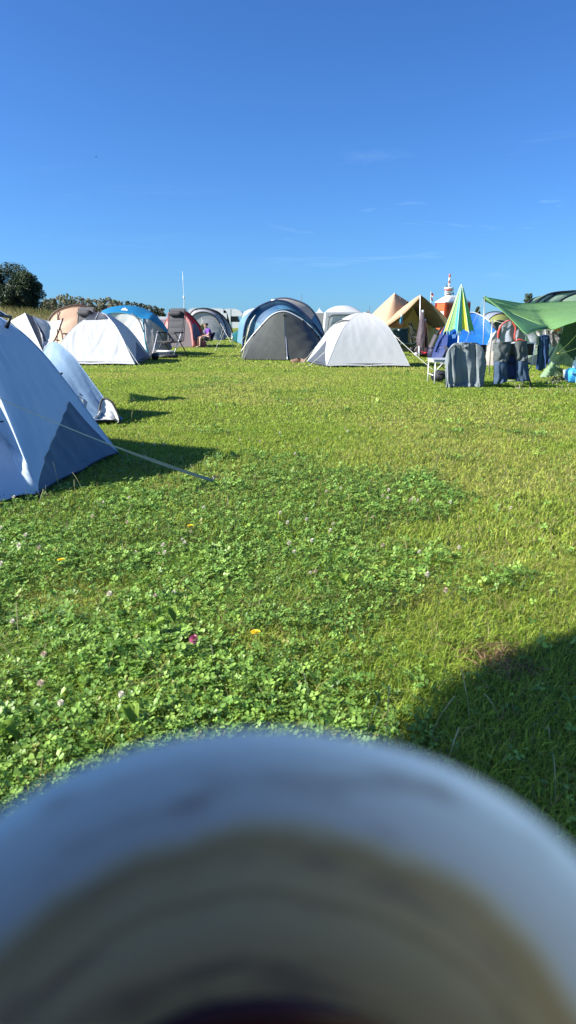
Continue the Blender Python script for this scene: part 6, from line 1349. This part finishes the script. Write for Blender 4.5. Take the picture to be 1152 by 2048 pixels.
m5 = N.new('ShaderNodeMath'); m5.operation = 'MULTIPLY'; m5.inputs[1].default_value = .85; L.new(rb_2.outputs['Result'], m5.inputs[0])
mx2 = N.new('ShaderNodeMix'); mx2.data_type = 'RGBA'; L.new(m5.outputs[0], mx2.inputs[0]); L.new(rp.outputs[0], mx2.inputs[6]); mx2.inputs[7].default_value = (.36, .28, .22, 1); L.new(mx2.outputs[2], b.inputs['Base Color'])
b.inputs['Roughness'].default_value = .25; b.inputs['Coat Weight'].default_value = .4
M_enam = m; M_out = plain('white_glaze', (.86, .87, .88), .2, var=.02)
T_ = .0032; c0 = Vector((MX, MYc, RZ-.095))
MB().lathe([(0, .004), (.036, .005), (RI-.001, .012), (RI, .05), (RI, .0915), (RI+.0006, .0942), (RI+T_/2, .0955)], c0, 96).build('inside', M_enam, mug)
MB().lathe([(RI+T_/2, .0955), (RI+T_-.0004, .0943), (RI+T_, .0915), (RI+T_, .01), (RI-.002, .001), (.03, 0), (0, .002)], c0, 96).build('outside', M_out, mug)
h_ = [Vector((MX+(RI+T_-.001+dx_)*math.cos(R(-38)), MYc+(RI+T_-.001+dx_)*math.sin(R(-38)), c0.z+z)) for dx_, z in ((0, .075), (.016, .078), (.027, .068), (.030, .05), (.026, .033), (.014, .022), (0, .022))]
MB().tube(curve(h_, 24), .0052, 10).build('handle', M_out, mug)
cf = plain('black_coffee', (.09, .018, .006), .08, var=.02)
zc = Vector((MX, MYc, CAM_H-.1258)); m = MB(); m.lathe([(0, 0), (RI-.0035, 0), (RI-.0018, .0006), (RI-.0006, .0016)], zc, 96); tag(m.build('coffee', cf, base=zc), 'dark red-brown coffee at the bottom of the mug', 'coffee')

# ============================================================= the sunshade added unseen left of camera to shade mug and lower right lawn
ZC = 2.1; SPX = Vector((1.71-ZC/math.tan(R(33))*math.cos(R(9.8)), 1.18-ZC/math.tan(R(33))*math.sin(R(9.8)), 0))
sd = thing('shadowcaster', 'large round sunshade added out of view beside the camera for the shadow at lower right', 'parasol', SPX)
m = MB(); m.lathe([(0, ZC+.30), (.4, ZC+.24), (1.0, ZC+.11), (1.5, ZC)], SPX, 64); m.build('canopy', fabric('shadowcaster_cloth', (.74, .70, .60), .4), sd)
MB().tube([SPX+Vector((0, 0, -.1)), SPX+Vector((0, 0, ZC+.34))], .02, 10).build('pole', M_alu, sd)
for k in range(8):
    a = k*math.pi/4; MB().tube([SPX+Vector((0, 0, ZC+.28)), SPX+Vector((1.49*math.cos(a), 1.49*math.sin(a), ZC-.02))], .008, 5).build('rib', M_steel, sd)

# ============================================================= light, sky, camera
EL = R(33); SKY_TINT = (.285, .50, .77); AZ = R(9.8)   # shadows run to the right and a little away
trav = Vector((math.cos(AZ)*math.cos(EL), math.sin(AZ)*math.cos(EL), -math.sin(EL)))
su = bpy.data.lights.new('sun', 'SUN'); su.energy = 4.9; su.angle = R(.5); su.color = (1, .94, .84); so = bpy.data.objects.new('sun', su); COL.objects.link(so); so.rotation_euler = trav.to_track_quat('-Z', 'Y').to_euler(); so.location = (-20, 0, 30)
wd = bpy.data.worlds.new('World'); sc.world = wd; wd.use_nodes = True; t = wd.node_tree; N = t.nodes; L = t.links; bgn = N['Background']
sk = N.new('ShaderNodeTexSky'); sk.sky_type = 'NISHITA'; sk.sun_disc = False; sk.sun_elevation = EL
sdir = -trav; sk.sun_rotation = math.atan2(sdir.x, sdir.y); sk.altitude = 0; sk.air_density = 1.0; sk.dust_density = 1.0; sk.ozone_density = 2.2
tc0 = N.new('ShaderNodeTexCoord'); va = N.new('ShaderNodeVectorMath'); va.operation = 'ADD'; va.inputs[1].default_value = (0, 0, .045); L.new(tc0.outputs['Generated'], va.inputs[0])
vn = N.new('ShaderNodeVectorMath'); vn.operation = 'NORMALIZE'; L.new(va.outputs[0], vn.inputs[0]); L.new(vn.outputs[0], sk.inputs['Vector'])
gm = N.new('ShaderNodeGamma'); gm.inputs['Gamma'].default_value = 1.25; L.new(sk.outputs[0], gm.inputs['Color'])
hs_ = N.new('ShaderNodeVectorMath'); hs_.operation = 'MULTIPLY'; hs_.inputs[1].default_value = SKY_TINT; L.new(gm.outputs[0], hs_.inputs[0])
# thin cirrus streaks low in the sky
tc = N.new('ShaderNodeTexCoord'); mp = N.new('ShaderNodeMapping'); mp.inputs['Scale'].default_value = (3.0, 3.0, 26.0); mp.inputs['Rotation'].default_value = (0, R(9), 0); L.new(tc.outputs['Generated'], mp.inputs[0])
cn_ = N.new('ShaderNodeTexNoise'); cn_.inputs['Scale'].default_value = 1.7; cn_.inputs['Detail'].default_value = 7; cn_.inputs['Roughness'].default_value = .62; cn_.inputs['Distortion'].default_value = .6; L.new(mp.outputs[0], cn_.inputs['Vector'])
cr = N.new('ShaderNodeMapRange'); cr.inputs['From Min'].default_value = .58; cr.inputs['From Max'].default_value = .86; cr.inputs['To Max'].default_value = .24; L.new(cn_.outputs['Fac'], cr.inputs['Value'])
sp_ = N.new('ShaderNodeSeparateXYZ'); L.new(tc.outputs['Generated'], sp_.inputs[0])
z1 = N.new('ShaderNodeMapRange'); z1.inputs['From Min'].default_value = .03; z1.inputs['From Max'].default_value = .09; L.new(sp_.outputs['Z'], z1.inputs['Value']); z2 = N.new('ShaderNodeMapRange'); z2.inputs['From Min'].default_value = .22; z2.inputs['From Max'].default_value = .13; L.new(sp_.outputs['Z'], z2.inputs['Value'])
m1 = N.new('ShaderNodeMath'); m1.operation = 'MULTIPLY'; L.new(z1.outputs[0], m1.inputs[0]); L.new(z2.outputs[0], m1.inputs[1]); m2 = N.new('ShaderNodeMath'); m2.operation = 'MULTIPLY'; m9 = N.new('ShaderNodeMath'); m9.operation = 'MULTIPLY'; zx = N.new('ShaderNodeMapRange'); zx.inputs['From Min'].default_value = -.12; zx.inputs['From Max'].default_value = .12; zx.inputs['To Min'].default_value = .3; zx.inputs['To Max'].default_value = 1.5; L.new(sp_.outputs['X'], zx.inputs['Value']); L.new(m1.outputs[0], m9.inputs[0]); L.new(zx.outputs[0], m9.inputs[1]); L.new(m9.outputs[0], m2.inputs[0]); L.new(cr.outputs[0], m2.inputs[1])
mixc = N.new('ShaderNodeMix'); mixc.data_type = 'RGBA'; L.new(m2.outputs[0], mixc.inputs[0]); L.new(hs_.outputs[0], mixc.inputs[6]); mixc.inputs[7].default_value = (5, 7, 9, 1)
L.new(mixc.outputs[2], bgn.inputs['Color']); bgn.inputs['Strength'].default_value = .072
cam = bpy.data.cameras.new('camera'); co = bpy.data.objects.new('camera', cam); COL.objects.link(co); sc.camera = co
co.location = (0, 0, CAM_H); co.rotation_euler = (math.pi/2-PITCH, 0, 0); cam.sensor_fit = 'VERTICAL'; cam.sensor_height = 36; cam.lens = F/2048*36; cam.clip_start = .005; cam.clip_end = 9000
cam.dof.use_dof = True; cam.dof.focus_distance = 6.5; cam.dof.aperture_fstop = 7.2
sc.view_settings.view_transform = 'Standard'; sc.view_settings.look = 'None'; sc.view_settings.exposure = 1.25; sc.view_settings.gamma = 1
sc.cycles.max_bounces = 12; sc.cycles.diffuse_bounces = 6; sc.cycles.transmission_bounces = 8; sc.cycles.transparent_max_bounces = 8; sc.cycles.use_denoising = True
